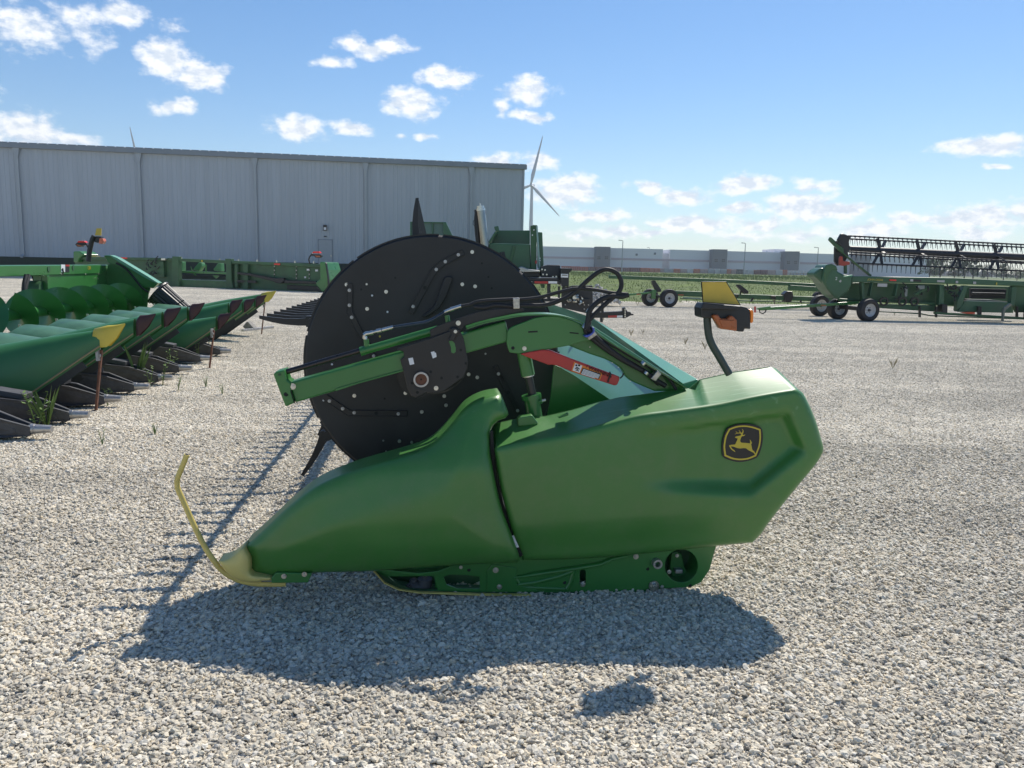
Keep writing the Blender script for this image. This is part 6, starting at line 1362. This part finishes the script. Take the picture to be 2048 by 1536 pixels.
    # reel
    S('reel_end_plate', smooth_poly([(*p,1) for p in Z([(375,126),(345,180),(362,240),(320,245),(318,380),(345,420),(400,400),(445,330),(440,290),(455,250),(450,200),(462,150),(400,125)])], 6), O+.3, .12, BLACK, H, .02)
    lamp = S('reel_arm', Z([(266,182),(280,155),(292,162),(400,260),(400,300),(660,505),(650,515),(630,505),(420,330),(360,280)]), O+.1, .12, GREEN_D, H, .015)
    S('reel_lift_rod', Z([(322,200),(335,190),(385,228),(378,240)]), O+.05, .06, BLACK, H, .01)
    S('lock_bar', Z([(362,350),(372,330),(390,335),(395,375),(455,380),(458,405),(400,420),(358,415)]), O+.0, .1, mat('hazy_red', (.38,.05,.03), .45), H, .01)
    S('lift_cylinder', Z([(410,400),(430,400),(432,490),(412,490)]), O+.05, .12, GREEN_D, H, .01)
    def RL(x, y, o): return TP(*Z([(x, y)])[0], O + o)
    dkb = mat('reel_black_far', (.018,.020,.026), .5, noise=.1)
    MB().cyl(RL(450,268,.9), RL(2300,352,.9), .11, seg=24).build('reel_tube', dkb, H)
    tn = MB(); tn.add([(-.012,-.008,0),(.012,-.008,0),(.012,.008,0),(-.012,.008,0),(-.004,-.05,-.27),(.004,-.05,-.27),(.004,-.04,-.27),(-.004,-.04,-.27)], [(0,3,2,1),(4,5,6,7),(0,1,5,4),(1,2,6,5),(2,3,7,6),(3,0,4,7)]); tn.box((-.03,-.02,-.03),(.03,.02,.02))
    t_ = tn.build('tine', dkb, None); tme = t_.data; bpy.data.objects.remove(t_)
    rest = MB()
    for bi_, (xa, ya, xb, yb, o) in enumerate([(440,145,2300,238,.9),(455,172,2300,262,1.3),(448,290,2300,398,.45),(470,392,2300,478,.7),(450,312,2300,410,1.4)]):
        a, b = RL(xa, ya, o), RL(xb, yb, o); bat = MB().cyl(a, b, .026, seg=10).build('reel_bat', dkb, H)
        n = int((b - a).length / .153); tilt = [.18, .5, .12, .15, .6][bi_]
        for k in range(n):
            c = a + (b - a) * ((k + .5) / n); Mw = Matrix.Translation(c) @ Matrix.Rotation(-tilt, 4, 'X') @ Matrix.Rotation(.12, 4, 'Y')
            if k < 20 and bi_ in (0, 1, 2, 3, 4) and c.x < 19:
                o_ = bpy.data.objects.new('tine', tme); COL.objects.link(o_); o_.parent = bat; Mx = Mw.copy(); Mx.translation = c - H.location; o_.matrix_local = Mx
            else:
                b0 = len(rest.v); rest.v += [Mw @ v.co for v in tme.vertices]; rest.f += [tuple(i+b0 for i in p.vertices) for p in tme.polygons]; rest.sm += [False]*len(tme.polygons)
    r = rest.build('tine_rows', dkb, H, recalc=False); r['kind'] = 'stuff'
    for x in (735, 1095, 1450, 1800, 2160):
        f = (x-450)/1850; yc = 268 + 84*f; y1 = 145 + 93*f; y2 = 290+108*f; y3 = 392+86*f; mb = MB(); P0 = RL(x, yc, .9)
        for q in ((x-28, y1+8, .9), (x+48, 172+90*f+4, 1.3), (x-70, y3, .7), (x+15, y3+4, .7), (x+62, yc+34, .45)):
            mb.beam(P0, RL(*q), .10 if q[1] < yc else .08, .03, up=(0,1,0))
        mb.build('reel_spider', dkb, H)
        MB().beam(RL(x+10, yc+12, .78), RL(x+60, yc+36, .78), .02, .02).build('spider_strap', mat('bright_strap', (.5,.52,.55), .3, metal=.5), H)
build_right_header()

# ------------------------------------------------------------------ loose things on the lot
def blockthing(name, lab, cat, pts, off_plane, t, m, bevel=.006):
    o = MB().prism(off_plane.poly(pts), off_plane.N * t).build(name, m, None, bevel); return tag(o, lab, cat)
def build_small():
    g = G(500, 662); P_ = Plane((0, g.y, 0), 0); Z = zt(300, 560, 6.4)
    blockthing('wheel_chock', 'weathered grey concrete wedge lying beside a pipe on the gravel', 'wedge', Z([(1183,600),(1235,532),(1255,536),(1332,620),(1235,638)]), Plane((0, g.y + .05, 0), 0), .22, mat('concrete', (.22,.21,.19), .85, noise=.2, nscale=12), .02)
    a, b = G(485, 661, .03), G(546, 654, .03)
    tag(MB().beam(a, b, .06, .05).build('steel_bar', BARE, None, .005), 'straight square steel bar on the gravel beside the concrete wedge', 'metal bar')
    # pile of broken rock behind the trailer
    c = G(1178, 604); rng = random.Random(4); mb = MB()
    for k in range(420):
        r = rng.random()**.6*.95; a = rng.uniform(0, 6.28); x = c.x + math.cos(a)*r*.9; y = 31 + math.sin(a)*r; h = .75*(1 - r/1.1); s = rng.uniform(.04,.10); z = .1 + h*rng.uniform(.5,1)
        v = [Vector((x,y,z)) + Vector((rng.gauss(0,1),rng.gauss(0,1),rng.gauss(0,1))).normalized()*s for _ in range(7)]
        bm = bmesh.new(); [bm.verts.new(q) for q in v]; bmesh.ops.convex_hull(bm, input=bm.verts); bm.verts.index_update(); bm.verts.ensure_lookup_table()
        mb.add([q.co.copy() for q in bm.verts], [tuple(q.index for q in f.verts) for f in bm.faces]); bm.free()
    o = mb.build('rubble_pile', mat('pale_rubble', (.42,.41,.39), .85, noise=.3, nscale=4), recalc=False); o['kind'] = 'stuff'; o['label'] = 'pile of pale broken rock behind the flatbed trailer'
    # weeds
    wg = mat('weed_green', (.10,.17,.035), .7, noise=.3, nscale=20); wd = mat('weed_dry', (.30,.26,.15), .8, noise=.3, nscale=20)
    def weed(px, py, h, lab, seed, kind='leafy', m=None, grp='weeds growing in the gravel by the corn header'):
        p = G(px, py); rng = random.Random(seed); mb = MB(); m = m or wg; t = thing('weed', lab, 'weed', p, group=grp)
        if kind == 'leafy':
            for s in range(rng.randint(2, 4)):
                a = rng.uniform(0, 6.28); tip = Vector((math.cos(a)*h*.25, math.sin(a)*h*.25, h*rng.uniform(.7,1))); mb2 = MB().tube([(0,0,0), tip*.5 + Vector((0,0,h*.08)), tip], [.004,.003,.0015], 5); mb2.build('stem', m, t, local=True)
                for k in range(9):
                    f = .25 + .75*k/8; c = tip * f; b = rng.uniform(0, 6.28); d = Vector((math.cos(b), math.sin(b), .35)) * h * .17; s_ = d.cross(Vector((0,0,1))).normalized() * h*.035
                    mb.add([c, c + d*.5 + s_, c + d, c + d*.5 - s_], [(0,1,2,3)])
        else:
            for k in range(11 if kind == 'grass' else 8):
                b = rng.uniform(0, 6.28); d = Vector((math.cos(b)*rng.uniform(.1,.45), math.sin(b)*rng.uniform(.1,.45), 1)) * h * rng.uniform(.6,1); s_ = Vector((-math.sin(b), math.cos(b), 0)) * (.006 if kind == 'grass' else .0016)
                mb.add([-s_, s_, d*.6 + s_*.8, d + Vector((math.cos(b),math.sin(b),0))*h*.1, d*.6 - s_*.8], [(0,1,2,3,4)])
        mb.build('leaves', m, t, local=True, recalc=False)
    L = [(250*0+275,768,.42,'grass','tallest grass clump, between the second and third steel noses'),(300,775,.22,'leafy','leafy weed just right of the tall grass clump'),(325,772,.24,'leafy','leafy weed under the third maroon snout'),(356,782,.16,'leafy','low bright weed in the gravel right of the noses'),(345,742,.25,'leafy','leafy weed against the row units, mid row'),(395,722,.22,'leafy','weed beside the middle stand leg'),(412,775,.10,'leafy','small low weed out on the gravel below the middle stand'),(445,790,.10,'leafy','small weed furthest right on the gravel'),(215,812,.16,'leafy','weed between the first stand leg and the second nose'),(75,862,.28,'leafy','weed at the nearest steel nose, left'),(95,858,.30,'grass','grass blades rising behind the nearest nose'),(205,890,.10,'leafy','tiny weed in front of the yellow snout, lowest on the gravel'),(418,690,.25,'leafy','weed under the far snouts'),(310,870,.08,'leafy','tiny sprig alone on open gravel')]
    for i, (x, y, h, k, lab) in enumerate(L): weed(x, y, h * 1.35, lab, i + 20, k)
    D = [(1205,645,.45,'dry tufted weed under the trailer coupler'),(1240,612,.3,'thin dry stalk left of the empty trailer wheels'),(1275,612,.3,'thin dry stalk just left of the white-rimmed wheels'),(1262,672,.2,'dry twig cluster on gravel behind the teal beam'),(1285,668,.15,'small dry twig right of the cluster'),(1410,700,.2,'thin dry twig left of the marker stalk'),(1370,690,.2,'lone dry twig above the teal beam'),(1785,738,.22,'broad dry tuft alone on the gravel at right'),(1870,632,.2,'dry weed below the far header rail'),(1790,632,.18,'dry weed right of the big front wheel')]
    for i, (x, y, h, lab) in enumerate(D): weed(x, y, h, lab, i + 60, 'dry', wd, 'dry weeds scattered over the lot')
build_small()
# ------------------------------------------------------------------ the air
def build_haze():
    m = bpy.data.materials.new('haze'); m.use_nodes = True; nt = m.node_tree; nt.nodes.clear()
    o = nt.nodes.new('ShaderNodeOutputMaterial'); v = nt.nodes.new('ShaderNodeVolumePrincipled'); nt.links.new(v.outputs[0], o.inputs['Volume'])
    v.inputs['Color'].default_value = (.90, .94, 1, 1); v.inputs['Density'].default_value = HAZE; v.inputs['Anisotropy'].default_value = .1
    h = MB().box((-700, -50, -6), (700, 905, 125)).build('haze', m); h['kind'] = 'stuff'; h['label'] = 'thin summer haze over the lot and fields'
HAZE = .00035
build_haze()
